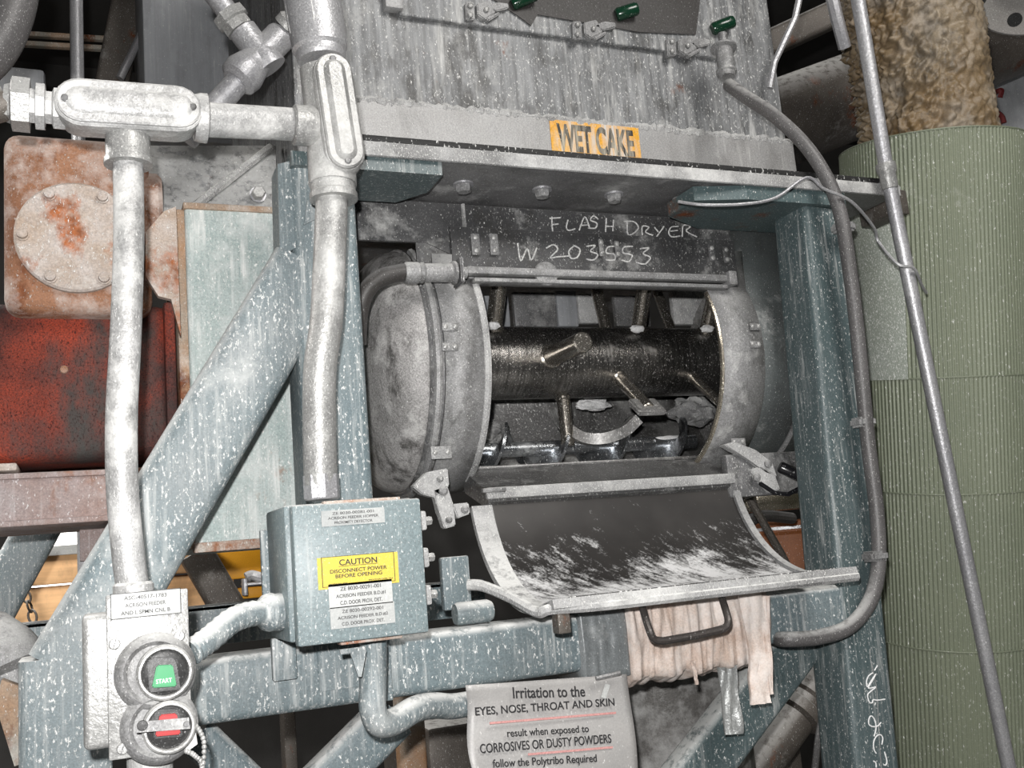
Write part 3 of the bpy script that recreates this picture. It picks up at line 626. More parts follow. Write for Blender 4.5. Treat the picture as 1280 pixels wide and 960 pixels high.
hub('hub', pA + AZ * .012, -AZ, [(0, .0245), (.026, .0245), (.03, .0265), (.036, .0265), (.036, .02)], 'galv', K)
lpipe = smooth_path([at(160, 190, YC), at(161, 300, YC), at(157, 420, YC - .005), at(152, 520, YC - .012), at(153, 610, YC - .012), at(160, 690, YC - .01), at(165, 729, YC - .01)], 6)
MB().tube(lpipe, .0166, 20).build('pipe', 'galv_hot', K)
# left union and cable
u0 = at(82, 137, YC); ud = (at(0, 128, YC) - u0).normalized()
hub('union', u0, ud, [(0, .024), (.012, .024), (.014, .019), (.02, .019), (.021, .027), (.03, .027), (.031, .02), (.036, .02)], 'galv_hot', K, 8)
hub('union', u0 + ud * .036, ud, [(0, .03), (.018, .03), (.02, .022), (.026, .02)], 'galv', K, 6)
MB().tube([u0 + ud * .06, at(-40, 140, YC)], .019, 16).build('pipe', 'old_steel', K)
# horizontal link and right body
c2 = at(417, 152, 1.2)
hub('hub', at(243, 147, YC), AX, [(0, .027), (.006, .029), (.014, .029), (.016, .022)], 'galv_hot', K)
MB().tube([at(245, 149, YC), at(376, 156, 1.2)], .0205, 22).build('pipe', 'galv_hot', K)
hub('hub', at(366, 156, 1.19), AX, [(0, .023), (.002, .0255), (.024, .0255), (.03, .022)], 'galv', K)
ax2 = (at(404, 84, 1.2) - at(424, 218, 1.2)).normalized(); n2 = (V((-.05, -1, 0))); n2 = (n2 - ax2 * n2.dot(ax2)).normalized()
conduit_body(c2 + AX * .002, ax2, n2, .158, .052, .082, m='galv')
MB().tube([at(404, 86, 1.2), at(412, 150, 1.205), at(416, 232, 1.2)], .0305, 22).build('conduit_body', 'galv', K)
hub('hub', at(416, 228, 1.2), -AZ, [(0, .0285), (.014, .0285), (.016, .0305), (.024, .0305), (.024, .02)], 'galv', K)
rpipe = smooth_path([at(415, 245, 1.2), at(412, 320, 1.2), at(408, 400, 1.2), at(400, 460, 1.205), at(399, 530, 1.21), at(401, 606, 1.215)], 8)
MB().tube(rpipe, .0205, 20).build('pipe', 'galv', K)
hub('hub', at(401, 594, 1.215), -AZ, [(0, .022), (.028, .022), (.03, .02)], 'galv_grey', K, 8)
hub('hub', at(402, 76, 1.2), ax2, [(0, .03), (.005, .032), (.012, .032), (.016, .036), (.05, .037), (.12, .038)], 'galv_grey', K)
ax3 = (ax2 + V((0, 0, 0))).normalized()
mb = MB(); stad_body(mb, at(376, -30, 1.19), ax3, V((-.8, -.6, 0)), .19, .05, [(0, 0), (.01, 0), (.014, .004)]); mb.build('cover', 'galv_hot', K)

# ------------------------------------------------------------------ push-button station
S = thing('push_button_station', 'grey cast start and stop button station with green and red buttons', 'button station', (.05, 1.12, 1.33))
SY = 1.085
MB().box((-.006, SY + .004, 1.34), (.088, SY + .075, 1.468), .006, 3).build('housing', 'galv', S)
mb = MB(); q = [at(125, 746, SY), at(230, 735, SY), at(245, 934, SY), at(146, 950, SY)]
zt, zb = (q[0].z + q[1].z) / 2, (q[2].z + q[3].z) / 2; sx0, sx1 = (q[0].x + q[3].x) / 2 - .001, (q[1].x + q[2].x) / 2
mb.box((sx0, SY - .003, zb), (sx1, SY + .005, zt), .0015); fp = mb.build('front_plate', 'galv', S)
a, b = at(130, 771, SY), at(226, 741, SY); zc = at(178, 755, SY).z
np_ = MB().box((sx0 + .004, SY - .005, zc - .0125), (sx1 - .007, SY - .003, zc + .0125), .0006).build('name_plate', 'plate', S)
for i, (t_, w_) in enumerate((('ASC-40517-1783', .040), ('ACRISON FEEDER', .038), ('AND I. SPMN CNL B', .046))):
    text(t_, 'lettering', 'ink_grey', np_, V(((sx0 + sx1) / 2 - .002, SY - .0053, zc + .0072 - .0072 * i)), AX, AZ, w_, .0038)
nb = MB(); na, nb_, nc, nd = sx0 + .004, sx1 - .007, zc - .0125, zc + .0125
for lo, hi in (((na, nc), (na + .0008, nd)), ((nb_ - .0008, nc), (nb_, nd)), ((na, nc), (nb_, nc + .0008)), ((na, nd - .0008), (nb_, nd))): nb.box((lo[0], SY - .0054, lo[1]), (hi[0], SY - .0049, hi[1]))
nb.build('plate_border', 'ink_grey', np_, smooth=False)
for px, py in ((143, 805), (224, 795), (153, 936)):
    c = at(px, py, SY - .003); o = MB().lathe(c, N, [(0, .0055), (.002, .0055), (.003, .0045), (.0031, 0)], 16).build('screw', 'galv', S)
    MB().obox(c + N * .0033, (AZ + AX * .3).normalized(), AX, AY, (.009, .0012, .0006)).build('screw_slot', 'casing', o)
cg, crd = at(200, 840, SY - .01), at(205, 908, SY - .01)
for c, r in ((cg + AX * -.004, .036), (crd + AX * -.004, .034)):
    MB().lathe(V((c.x, SY - .002, c.z)), N, [(0, r + .003), (.004, r + .001), (.009, r - .003), (.010, r - .006), (.006, r - .010)], 40).build('button_boss', 'casing_light', S)
for c, r in ((cg + AX * .004, .0265), (crd + AX * .004, .025)):
    MB().lathe(V((c.x, SY - .012, c.z)), N, [(0, r), (.010, r), (.012, r - .002), (.012, r - .004), (.006, r - .005)], 40).build('guard_ring', 'galv', S)
    MB().lathe(V((c.x, SY - .012, c.z)), N, [(0, r - .003), (.007, r - .004), (.009, r - .008), (.0095, 0)], 32).build('guard_dish', 'black', S)
def wedge(pxs, Y0, d, m, nm):
    t = [at(x, y, Y0) for x, y in pxs]; mb = MB(); mb.prism(t, (0, d, 0)); bmesh.ops.bevel(mb.bm, geom=mb.bm.edges[:], offset=.0012, segments=2, affect='EDGES'); return mb.build(nm, m, S)
wedge([(184, 826), (192, 822), (213, 821), (220, 826), (226, 862), (187, 866)], SY - .027, .014, 'black', 'button_hood')
gb = wedge([(196, 832), (216, 831), (221, 858), (190, 860)], SY - .034, .02, 'green', 'start_button')
gb['label'] = 'green START button'
text('START', 'lettering', 'white_paint', gb, at(205, 851, SY - .0342), AX, AZ, .0145, .0042)
wedge([(193, 890), (198, 887), (220, 886), (224, 890), (229, 921), (192, 924)], SY - .027, .014, 'black', 'button_hood')
wedge([(200, 894), (221, 892), (226, 918), (194, 921)], SY - .034, .02, 'red', 'stop_button')
t = [at(x, y, SY - .037) for x, y in ((168, 903), (236, 897), (238, 911), (170, 916))]
mb = MB(); mb.prism(t, (0, .0025, 0)); lb = mb.build('lockout_bar', 'casing_light', S, smooth=False)
MB().lathe(at(178, 907, SY - .0372), N, [(0, .005), (.0006, .0045), (.0007, 0)], 14).build('bar_hole', 'black', lb)
MB().lathe(at(233, 905, SY - .0372), N, [(0, .003), (.002, .0025), (.0021, 0)], 12).build('bar_rivet', 'casing', lb)
t = [at(x, y, SY - .008) for x, y in ((232, 915), (244, 911), (247, 930), (232, 941), (229, 936))]
mb = MB(); mb.prism(t, (0, .005, 0)); mb.build('chain_lug', 'galv_hot', S, smooth=False)
for bd in ([(243, 906), (248, 911), (252, 918), (255, 928), (255, 940), (254, 954), (251, 964)], [(233, 939), (240, 942), (245, 946), (250, 951), (253, 960)]):
    mb = MB(); P_ = smooth_path([at(x, y, SY - .012) for x, y in bd], 2)[::1 if len(bd) > 5 else 1]
    for p in P_:
        t = bmesh.new(); bmesh.ops.create_icosphere(t, subdivisions=2, radius=.0026); mb.add(t, Matrix.Translation(p))
    mb.tube(P_, .0006, 5); mb.build('ball_chain', 'galv', S)
hub('bottom_hub', at(187, 938, SY + .035), -AZ, [(0, .022), (.03, .022), (.05, .018)], 'galv_hot', S)
hub('top_hub', at(167, 742, YC - .01) + AZ * .012, -AZ, [(0, .018), (.003, .0205), (.03, .0205)], 'galv_hot', S)

# ------------------------------------------------------------------ junction box
B = thing('junction_box', 'blue-grey steel junction box with yellow CAUTION label on its lid', 'junction box', (.29, 1.22, 1.40))
BY = 1.15
bx0, bx1, bz0, bz1 = .214, .367, 1.409, 1.566
MB().box((bx0 - .006, BY + .02, bz0 + .004), (bx1 - .003, FY - .006, bz1 + .002), .004).build('box_body', 'paint_box', B)
lid = MB().box((bx0, BY, bz0), (bx1, BY + .02, bz1), .003).build('lid', 'paint_box', B)
MB().box((bx0 + .04, BY + .016, bz1), (bx1 - .02, BY + .03, bz1 + .004), .001).build('lid_clip', 'rust_plate', B)
MB().box((bx0 + .05, BY + .01, bz0 - .004), (bx1 - .03, BY + .03, bz0), .001).build('lid_clip', 'rust_plate', B)
MB().box((bx0 - .015, FY - .012, bz0 + .02), (bx1 + .012, FY - .004, bz1 - .02), .002).build('back_plate', 'paint_dusty', B)
for k in range(3):
    z = bz1 - .026 - k * .045
    o = MB().box((bx1 - .003, BY + .035, z - .012), (bx1 + .018, BY + .10, z + .012), .003).build('side_clamp', 'edge_dust', B)
    MB().hexa(V((bx1 + .018, BY + .055, z)), AX, .006, .012).build('clamp_screw', 'galv', o)
def label(name, x0, y0, x1, y1, m, lines, ink='ink', parent=lid, proud=.0012, Y=BY, fills=.86):
    a_, b_ = at(x0, y0, Y), at(x1, y1, Y); c_ = (a_ + b_) / 2; w_, h_ = abs(b_.x - a_.x), abs(a_.z - b_.z)
    o = MB().box((c_.x - w_ / 2, Y - proud, c_.z - h_ / 2), (c_.x + w_ / 2, Y + .0005, c_.z + h_ / 2)).build(name, m, B, smooth=False)
    for s_, fx, fz, wf, hf in lines:
        text(s_, 'lettering', ink, o, V((c_.x + fx * w_, Y - proud - .0002, c_.z + fz * h_)), AX, AZ, w_ * wf, h_ * hf)
    return o, c_, w_, h_
label('engraved_label', 401, 639, 481, 653, 'plate_grey', [('ZE 8030-00283-001', 0, .30, .66, .17), ('ACRISON FEEDER HOPPER', 0, 0, .8, .17), ('PROXIMITY DETECTOR', 0, -.30, .6, .17)], 'ink_grey')
label('caution_tape', 396, 698, 499, 728, 'yellow', [], 'ink', proud=.0006)
o, c_, w_, h_ = label('caution_label', 401, 697, 494, 726, 'yellow', [('CAUTION', 0, .28, .52, .2), ('DISCONNECT POWER', 0, .0, .78, .125), ('BEFORE OPENING', 0, -.17, .64, .125), ('acrison inc.', -.28, -.41, .26, .05), ('MOONACHIE, N.J.', .3, -.39, .34, .05)])
fz = MB()
for lo, hi in (((-.5, .485), (.5, .5)), ((-.5, -.5), (.5, -.485)), ((-.5, -.5), (-.492, .5)), ((.492, -.5), (.5, .5)), ((-.27, .145), (.27, .16))):
    fz.box((c_.x + lo[0] * w_, BY - .0016, c_.z + lo[1] * h_), (c_.x + hi[0] * w_, BY - .001, c_.z + hi[1] * h_))
fz.build('label_border', 'ink', o, smooth=False)
label('engraved_label', 410, 731, 491, 753, 'plate', [('ZE 8030-00291-001', 0, .28, .64, .16), ('ACRISON FEEDER B.D.#1', 0, -.02, .78, .16), ('C.D. DOOR PROX. DET.', 0, -.30, .66, .16)], 'ink_grey')
label('engraved_label', 412, 760, 494, 778, 'plate_grey', [('ZE 8030-00292-001', 0, .28, .64, .16), ('ACRISON FEEDER B.D.#2', 0, -.02, .78, .16), ('C.D. DOOR PROX. DET.', 0, -.30, .66, .16)], 'ink_grey')
o = MB().prism([at(x, y, BY + .03) for x, y in ((425, 812), (456, 808), (458, 814), (452, 846), (448, 846), (438, 816), (426, 818))], (0, .004, 0)).build('bottom_tab', 'paint_dusty', B, smooth=False)

E1 = MB().tube(smooth_path([V((at(467, 806, 1.22).x, 1.22, bz0 + .002)), at(467, 820, 1.22), at(466, 860, 1.22), at(466, 886, 1.22), at(474, 903, 1.225), at(492, 902, 1.24), at(520, 886, 1.262), at(544, 882, 1.285), V((at(575, 872, 1.30).x, 1.31, 1.297)), V((at(630, 872, 1.34).x, 1.345, 1.297))], 6), .0165, 18)
tag(E1.build('elbow_conduit', 'paint_dusty'), 'bent dusty pipe dropping from the junction box and passing under the beam', 'pipe')
fx = smooth_path([at(238, 816, 1.14), at(262, 799, 1.155), at(290, 776, 1.175), at(316, 767, 1.19), V((bx0 - .0075, 1.21, at(332, 767, 1.21).z))], 7)
rr = [.0135 + .0012 * (i % 2) + (.0075 if i > len(fx) - 6 else 0) for i in range(len(fx))]
tag(MB().tube(fx, rr, 16).build('flexible_conduit', 'paint_dusty'), 'powder-crusted flexible conduit curving between button station and junction box', 'conduit')

# ------------------------------------------------------------------ hoses, poles and wire
H = thing('drain_hose', 'dark rubber hose with steel end running down the right post and under its foot', 'hose', at(1105, 700, 1.32))
hp = smooth_path([at(911, 106, 1.40), at(932, 121, 1.35), at(968, 145, 1.30), at(1005, 180, 1.27), at(1032, 220, 1.255), at(1050, 265, 1.25), at(1061, 330, 1.25), at(1070, 400, 1.255), at(1078, 480, 1.26), at(1086, 560, 1.265), at(1096, 640, 1.27), at(1098, 705, 1.27), at(1088, 750, 1.27),
                  at(1062, 783, 1.27), at(1025, 796, 1.275), at(994, 799, 1.28), at(976, 799, 1.30), at(968, 798, 1.36)], 8)
MB().tube(hp, .0118, 16).build('hose', 'hose', H)
v0, v1 = at(904, 56, 1.42), at(909, 98, 1.41)
o = MB().lathe(v0, v1 - v0, [(0, .012), (.004, .016), (.006, .024), (.010, .024), (.012, .0155), (.055, .0155), (.058, .019), (.062, .019), (.064, .016), (.072, .014)], 20).build('end_fitting', 'casing_light', H)
a_, b_ = at(903, 42, 1.42), v0; MB().tube([a_, b_], .0085, 12).build('stub', 'casing', o)
for px, py in ((1058, 283), (1083, 527), (1098, 695)):
    c = at(px, py, 1.262); MB().obox(c + AY * .008, AX, AY, AZ, (.034, .03, .016), .004).build('hose_clip', 'casing_light', H)

Lp = thing('leaning_conduit_pole', 'slim silver pole leaning across the green jacketed duct', 'pole', deep(1262, 960, 1.72))
pA_, pB_, pC_ = deep(1066, -40, 1.74), deep(1108, 212, 1.735), deep(1266, 985, 1.72)
MB().tube([pA_, pB_, pB_ + (pC_ - pB_) * .5, pC_], .0122, 18).build('pipe', 'galv_grey', Lp)
MB().lathe(pB_ - (pC_ - pB_).normalized() * .012, pC_ - pB_, [(0, .0125), (.001, .0165), (.008, .0175), (.016, .0165), (.02, .0145), (.045, .0138), (.046, .0125)], 20).build('coupling', 'galv', Lp)
tag(MB().tube(smooth_path([at(848, 252, 1.30), at(880, 256, 1.27), at(930, 255, 1.25), at(970, 247, 1.242), at(1008, 222, 1.235), at(1030, 236, 1.235), at(1064, 252, 1.235), at(1092, 284, 1.27), at(1098, 302, 1.285), deep(1122, 330, 1.70), deep(1142, 335, 1.71), deep(1152, 356, 1.74), deep(1158, 366, 1.76)], 6), .0026, 7).build('tie_wire', 'galv_grey'),
    'thin twisted wire strung from the flange across to the leaning silver pole', 'wire')

A = thing('air_purge_hose', 'black bent rubber hose coupled to the hatch hinge bar beside the round end disc', 'hose', at(455, 385, 1.40))
ap = smooth_path([at(447, 430, 1.43), at(449, 392, 1.415), at(458, 364, 1.405), at(475, 348, 1.40), at(500, 341, 1.398), at(515, 340, 1.397)], 8)
MB().tube(ap, .0135, 16).build('hose', 'rubber', A)
q0, q1 = at(505, 341, 1.397), at(576, 341, 1.397)
o = MB().lathe(q0, q1 - q0, [(0, .0145), (.004, .0165), (.022, .0165), (.024, .014), (.028, .0165), (.032, .014), (.036, .0145), (.075, .0145), (.078, .018), (.082, .018), (.083, .009), (.1, .009)], 22).build('coupling', 'casing_light', A)
c = at(573, 341, 1.397); MB().obox(c, AX, AY, AZ, (.006, .04, .042), .002).build('collar_plate', 'casing', A)

# ------------------------------------------------------------------ insulated duct
G_ = thing('insulated_duct', 'large green ribbed-jacket duct topped with lumpy sprayed foam', 'duct', deep(1205, 1290, 2.05))
A0, A1 = deep(1164, 186, 2.06), deep(1194, 960, 2.06)
axd = (A1 - A0).normalized(); LA = (A1 - A0).length; RJ = .178
uu = axd.cross(CAM - A0).normalized(); ww = axd.cross(uu); 
if ww.dot(CAM - A0) < 0: ww = -ww
def jacket(t0, t1, r0, r1, name, m, ang0=0, ang1=2 * PI, ribs=True, seg=840, amp=.0011):
    mb = MB(); rings = []
    n_ = seg + 1 if ang1 - ang0 < 2 * PI - .01 or ang1 < ang0 else seg
    for t, r in ((t0, r0), ((t0 + t1) / 2, (r0 + r1) / 2), (t1, r1)):
        c = A0 + axd * t
        rings.append([c + (uu * math.cos(a) + ww * math.sin(a)) * (r + (amp * math.cos(a * 140) if ribs else 0)) for a in (ang0 + (ang1 - ang0) * k / seg for k in range(n_))])
    mb.loops(rings, cap=False, closed=n_ == seg)
    if ribs:
        c = A0 + axd * t0; mb.tube([c + (uu * math.cos(2 * PI * k / 96) + ww * math.sin(2 * PI * k / 96)) * (r0 + .0004) for k in range(97)], .0016, 6)
    return mb.build(name, m, G_, angle=60)
sp_ = [0.0, LA * (466 - 172) / 788, LA * (603 - 172) / 788, LA * (787 - 172) / 788, LA * 1.35]
for i in range(4):
    jacket(sp_[i] - (.006 if i else 0), sp_[i + 1], RJ + .0022, RJ - .0006, 'jacket_section', 'jacket')
jacket(.10, sp_[1] - .005, RJ + .0045, RJ + .0045, 'dusty_wrap', 'jacket_dust', math.radians(72) if uu.dot(cr) < 0 else math.radians(108), math.radians(180 if uu.dot(cr) > 0 else 0), ribs=False, seg=60)
F0 = A0 + axd * .06; Fd = deep(1126, -60, 2.06) - F0; LF = Fd.length; fd = Fd.normalized()
mb = MB(); rings = []
fu = fd.cross(CAM - F0).normalized(); fw = fd.cross(fu)
for i in range(121):
    t = i / 120; c = F0 + Fd * t; ring = []
    for k in range(220):
        a = 2 * PI * k / 220; d = fu * math.cos(a) + fw * math.sin(a); p = c + d * .14
        v1 = mnoise.voronoi(p * 62 + V((mnoise.noise(p * 25), mnoise.noise(p * 25 + V((9, 0, 0))), 0)) * 1.2)[0][0]; n_ = mnoise.noise(p * 12); rough_ = .35 + .65 * max(0, min(1, .6 - d.dot(cr)))
        ring.append(c + d * (.140 + rough_ * (-.024 * min(v1 * 1.3, 1) + .016 * n_ + .010 * mnoise.noise(p * 40) + .006 * mnoise.noise(p * 110))))
    rings.append(ring)
mb.loops(rings).build('foam_collar', 'foam', G_, angle=180)
# bracket and right-hand stub behind the pole
c = at(1122, 246, 1.33)
tag(MB().box((c.x - .012, 1.335, c.z - .03), (c.x + .03, 1.42, c.z + .018), .004).build('end_bracket', 'old_steel'), 'small dark steel bracket at the flange tip against the green duct', 'bracket')

# ------------------------------------------------------------------ gear reducer, its base and the guard
Q = thing('gear_reducer', 'rust-coated gear reducer with round bolted cover over an oil-stained red body', 'gearbox', at(100, 590, 1.55))
GY = 1.46
a_, b_ = at(4, 389, GY), at(186, 176, GY)
MB().box((a_.x, GY, a_.z), (b_.x, GY + .22, b_.z), .02, 4).build('upper_housing', 'rust_house', Q)
c = at(180, 244, GY); MB().lathe(V((c.x - .01, GY + .05, c.z)), AX, [(0, .05), (.03, .05), (.036, .044), (.036, 0)], 28).build('side_boss', 'rust_house', Q)
c = at(96, 298, GY - .002); rc = (at(174, 298, GY).x - at(20, 298, GY).x) / 2
cv = MB().lathe(c + AY * .004, N, [(0, rc), (.010, rc), (.013, rc - .003), (.013, 0)], 48).build('round_cover', 'rust_plate', Q)
for k in range(6):
    an = math.radians(-60 + 60 * k); p = c + (AX * math.cos(an) + AZ * math.sin(an)) * (rc * .86) + N * .009
    MB().lathe(p, N, [(0, .0095), (.002, .0095), (.0025, .0075), (.0075, .007), (.009, .004), (.0091, 0)], 16).build('cover_bolt', 'rust_plate', cv)
a_, b_ = at(-60, 582, 1.50), at(214, 380, 1.50)
MB().box((a_.x, 1.50, a_.z), (b_.x, 1.74, b_.z), .02, 4).build('lower_body', 'red_body', Q)
MB().box((b_.x - .012, 1.485, a_.z + .02), (b_.x + .004, 1.56, b_.z), .005).build('body_flange', 'red_body', Q)
c = at(80, 462, 1.50); MB().lathe(c, N, [(0, .006), (.003, .005), (.0035, 0)], 12).build('plug', 'rust_house', Q)
a_, b_ = at(-40, 592, 1.48), at(22, 583, 1.48); MB().box((a_.x, 1.47, a_.z), (b_.x, 1.56, b_.z + .004), .003).build('foot', 'rust_plate', Q)
rb0, rb1 = at(-90, 662, 1.47), at(212, 588, 1.47)
RB = thing('base_channel', 'rust-streaked steel channel carrying the gear reducer', 'channel', V((.0, 1.55, rb0.z)))
zt_, zb_ = at(60, 590, 1.47).z, at(60, 649, 1.47).z
MB().box((rb0.x, 1.47, zb_), (rb1.x, 1.478, zt_), .002).build('web', 'rail', RB)
MB().box((rb0.x, 1.465, zt_ - .008), (rb1.x, 1.72, zt_), .002).build('flange', 'rail', RB)
MB().box((rb0.x, 1.455, zb_ - .008), (rb1.x, 1.72, zb_), .002).build('flange', 'rail', RB)
U = thing('coupling_guard', 'pale white-streaked sheet guard box behind the diagonal brace', 'machine guard', at(290, 690, 1.6))
gy = 1.47
a_, b_ = at(240, 690, gy), at(372, 264, gy)
gx0 = (at(231, 262, gy).x + at(244, 690, gy).x) / 2
MB().box((gx0, gy, a_.z), (b_.x + .04, gy + .25, b_.z), .006, 3).build('guard_body', 'guard', U)
MB().box((gx0 - .014, gy + .004, a_.z + .004), (gx0 + .001, gy + .2, b_.z - .004), .004).build('guard_flank', 'guard_side', U)
MB().box((gx0 - .002, gy - .003, a_.z - .002), (b_.x + .03, gy + .02, a_.z + .012), .002).build('rusty_lip', M['guard_bottom'], U)
MB().box((gx0 - .002, gy - .004, b_.z - .006), (b_.x, gy + .1, b_.z + .004), .002).build('rusty_lip', 'guard_side', U)
mb = MB(); mb.prism([at(x, y, gy - .034) for x, y in ((182, 290), (205, 264), (220, 258), (226, 420), (214, 374), (198, 370), (182, 345))], (0, .012, 0))
mb.build('caked_wing', 'rust_plate', U, smooth=False)
# sloping housing with a welded rib behind the conduit
Sl = thing('chute_skirt', 'sloping bare-steel skirt with a welded rib below the hopper', 'chute', at(270, 262, 1.62))
P4 = [at(185, 300, 1.49), at(345, 300, 1.49), at(345, 182, 1.62), at(180, 182, 1.62)]
MB().prism(P4, (0, .012, 0)).build('skirt_plate', 'sheet', Sl, smooth=False)
mb = MB(); p0, p1 = at(238, 262, 1.52), at(338, 184, 1.60)
mb.tube([p0, p1], .007, 6).build('rib', 'edge_dust', Sl)
c = at(322, 244, 1.535); o = MB().lathe(c, N, [(0, .013), (.004, .013)], 16).build('bolt', 'galv_grey', Sl); MB().hexa(c + N * .004, N, .011, .012).build('nut', 'galv', o)

# pipe fittings in front of the hopper flank
Pf = thing('pipe_tee_fitting', 'dusty diagonal pipe tee with a round plug in front of the hopper flank', 'pipe fitting', at(320, 90, 1.43))
fa, fb, fc, fe = at(262, -15, 1.43), at(303, 40, 1.43), at(326, 70, 1.43), at(225, 170, 1.43)
d1 = (fb - fa).normalized()
MB().tube([fa, fb], .0165, 16).build('pipe', 'galv_grey', Pf)
hub('union_nut', at(285, 17, 1.43), d1, [(0, .026), (.014, .027), (.016, .022), (.02, .023), (.03, .023)], 'galv', Pf, 8)
hub('tee_branch', at(303, 38, 1.43), d1, [(0, .022), (.04, .022), (.05, .026), (.07, .026)], 'galv_grey', Pf)
d2 = (fe - at(344, 50, 1.43)).normalized()
hub('tee_body', at(352, 44, 1.43), d2, [(0, .022), (.004, .0235), (.06, .0225), (.075, .027), (.09, .031), (.105, .029), (.112, .02)], 'galv_grey', Pf, 28)
hub('plug', at(357, 38, 1.43) + N * .012, (d2 * -1 + N * .9), [(0, .021), (.012, .02), (.016, .016), (.0165, 0)], 'galv', Pf)
MB().tube([at(304, 95, 1.43), at(232, 174, 1.45)], .0185, 18).build('pipe', 'galv_grey', Pf)

# ------------------------------------------------------------------ wrap, strips and sign on the beam
Y0, Y1, zc0, zc1 = 1.30, 1.385, 1.315, 1.399
def wrap(x0, x1, grow, name, m, label, seed, fold=.004, n=34):
    mb = MB(); rings = []
    for i in range(n + 1):
        x = x0 + (x1 - x0) * i / n; ring = []
        for k in range(48):
            a = 2 * PI * k / 48; cx, cz = math.cos(a), math.sin(a); q = max(abs(cx), abs(cz)); e = .62
            y = (Y0 + Y1) / 2 + ((Y1 - Y0) / 2) * math.copysign(min(1, abs(cx) / q), cx); z = (zc0 + zc1) / 2 + ((zc1 - zc0) / 2) * math.copysign(min(1, abs(cz) / q), cz)
            g_ = grow + fold * (mnoise.noise(V((x * 90, a * 1.3 + x * 14, seed))) + .6 * mnoise.noise(V((x * 220, a * .7, seed + 5)))) 
            low = max(0, -cz) ** 2 * grow * 1.1
            ring.append(V((x, y + cx * g_, z + cz * (g_ + low))))
        rings.append(ring)
    return tag(mb.loops(rings).build(name, m, None, angle=180), label, 'wrapping')
wx0, wx1, wx2 = at(728, 790, 1.29).x, at(786, 790, 1.29).x, at(962, 770, 1.285).x
wrap(wx0, wx1 - .001, .008, 'tape_wrap', 'tape', 'grey tape wound round the beam beside the pinkish cloth', 2.1, .0035, 24)
wrap(wx1, wx2, .014, 'cloth_wrap', 'cloth', 'pinkish cloth bandaged round the beam below the open hatch door', 7.7, .008, 90)
def strip(pts, w0, w1, Y, th, m, name, label, tw=.3):
    mb = MB(); rings = []; P_ = smooth_path([at(x, y, Y) for x, y in pts], 8); n = len(P_)
    for i, p in enumerate(P_):
        w = (w0 + (w1 - w0) * i / (n - 1)) / 2
        fr_ = []
        for k in range(9):
            s_ = -1 + k / 4; fr_.append(p + AX * (s_ * w) + AY * (.006 * mnoise.noise(V((s_ * 2.2, i * .12, tw))) - .004 * s_ * tw))
        rings.append(fr_ + [q + AY * th for q in reversed(fr_)])
    o = mb.loops(rings).build(name, m, None, angle=60); return tag(o, label, 'strip')
strip([(938, 738), (944, 780), (950, 820), (949, 850), (952, 880)], .036, .030, 1.268, .004, 'cloth', 'hanging_cloth', 'frayed pinkish cloth end dangling past the beam near the right post', .8)
strip([(958, 745), (960, 790), (962, 830), (965, 868)], .012, .007, 1.266, .003, 'cloth', 'cloth_tatter', 'narrow torn cloth tatter hanging at the outer edge of the frayed end', .2)
strip([(908, 818), (911, 850), (914, 880), (918, 918)], .025, .027, 1.30, .002, 'foil', 'tape_strip', 'silver tape strip hanging down below the wrapped cloth', 1.)
strip([(866, 826), (869, 840), (871, 856)], .006, .004, 1.28, .002, 'cloth', 'cloth_thread', 'tiny cloth shred hanging under the middle of the wrap', .1)
# warning sign
Sg = thing('warning_sign', 'dull metal sign hung under the beam reading Irritation to the nose, throat and skin', 'sign', at(680, 960, 1.29))
SYs = 1.284
mb = MB(); rings = []
c4 = [at(582, 857, SYs), at(785, 843, SYs)]
for i in range(25):
    v = i / 24; row = []
    for k in range(25):
        u = k / 24; p = c4[0].lerp(c4[1], u) - AZ * (.20 * v)
        row.append(p + AY * (.004 * math.sin(v * 7 + u * 1.5) + .010 * max(0, .16 - u) * math.sin(v * 9) * 4) + AX * ((.004 * math.sin(v * 11)) * (1 - u) ** 3))
    rings.append(row)
mb.loops(rings, cap=False, closed=False); sg = mb.build('sign_sheet', 'sign', Sg, angle=180)
s = sg.modifiers.new('solid', 'SOLIDIFY'); s.thickness = .0015; s.offset = 1
ys = SYs - .006
def sline(t, x0, y0, x1, y1, hpx, m='ink'):
    a_, b_ = at(x0, y0, ys), at(x1, y1, ys); w_ = (b_ - a_).length
    text(t, 'lettering', m, sg, (a_ + b_) / 2, (b_ - a_).normalized(), AZ, w_, hpx * 1.28 / 1250)
sline('Irritation to the', 641, 866, 731, 864, 14); sline('EYES, NOSE, THROAT AND SKIN', 594, 890, 768, 878, 11.5)
sline('result when exposed to', 634, 918, 736, 912, 12); sline('CORROSIVES OR DUSTY POWDERS', 600, 936, 764, 923, 11.5)
sline('follow the Polytribo Required', 616, 956, 746, 949, 13); sline('DRESS CODE', 632, 976, 730, 968, 12)
for x0, y0, x1, y1 in ((612, 904, 770, 891), (660, 943, 766, 934)):
    a_, b_ = at(x0, y0, ys), at(x1, y1, ys); dd_ = (b_ - a_).normalized()
    MB().obox((a_ + b_) / 2, dd_, AY, dd_.cross(AY), ((b_ - a_).length, .0008, .0028)).build('red_rule', 'red_ink', sg, smooth=False)
c = at(757, 864, SYs - .002); MB().obox(c, (AX * .5 + AZ).normalized(), AY, (AX - AZ * .5).normalized(), (.02, .002, .008), .0008).build('hanging_tag', 'plate', Sg)
MB().tube([at(745, 848, 1.27), at(775, 841, 1.27)], .003, 6).build('hanger', 'casing_light', Sg)

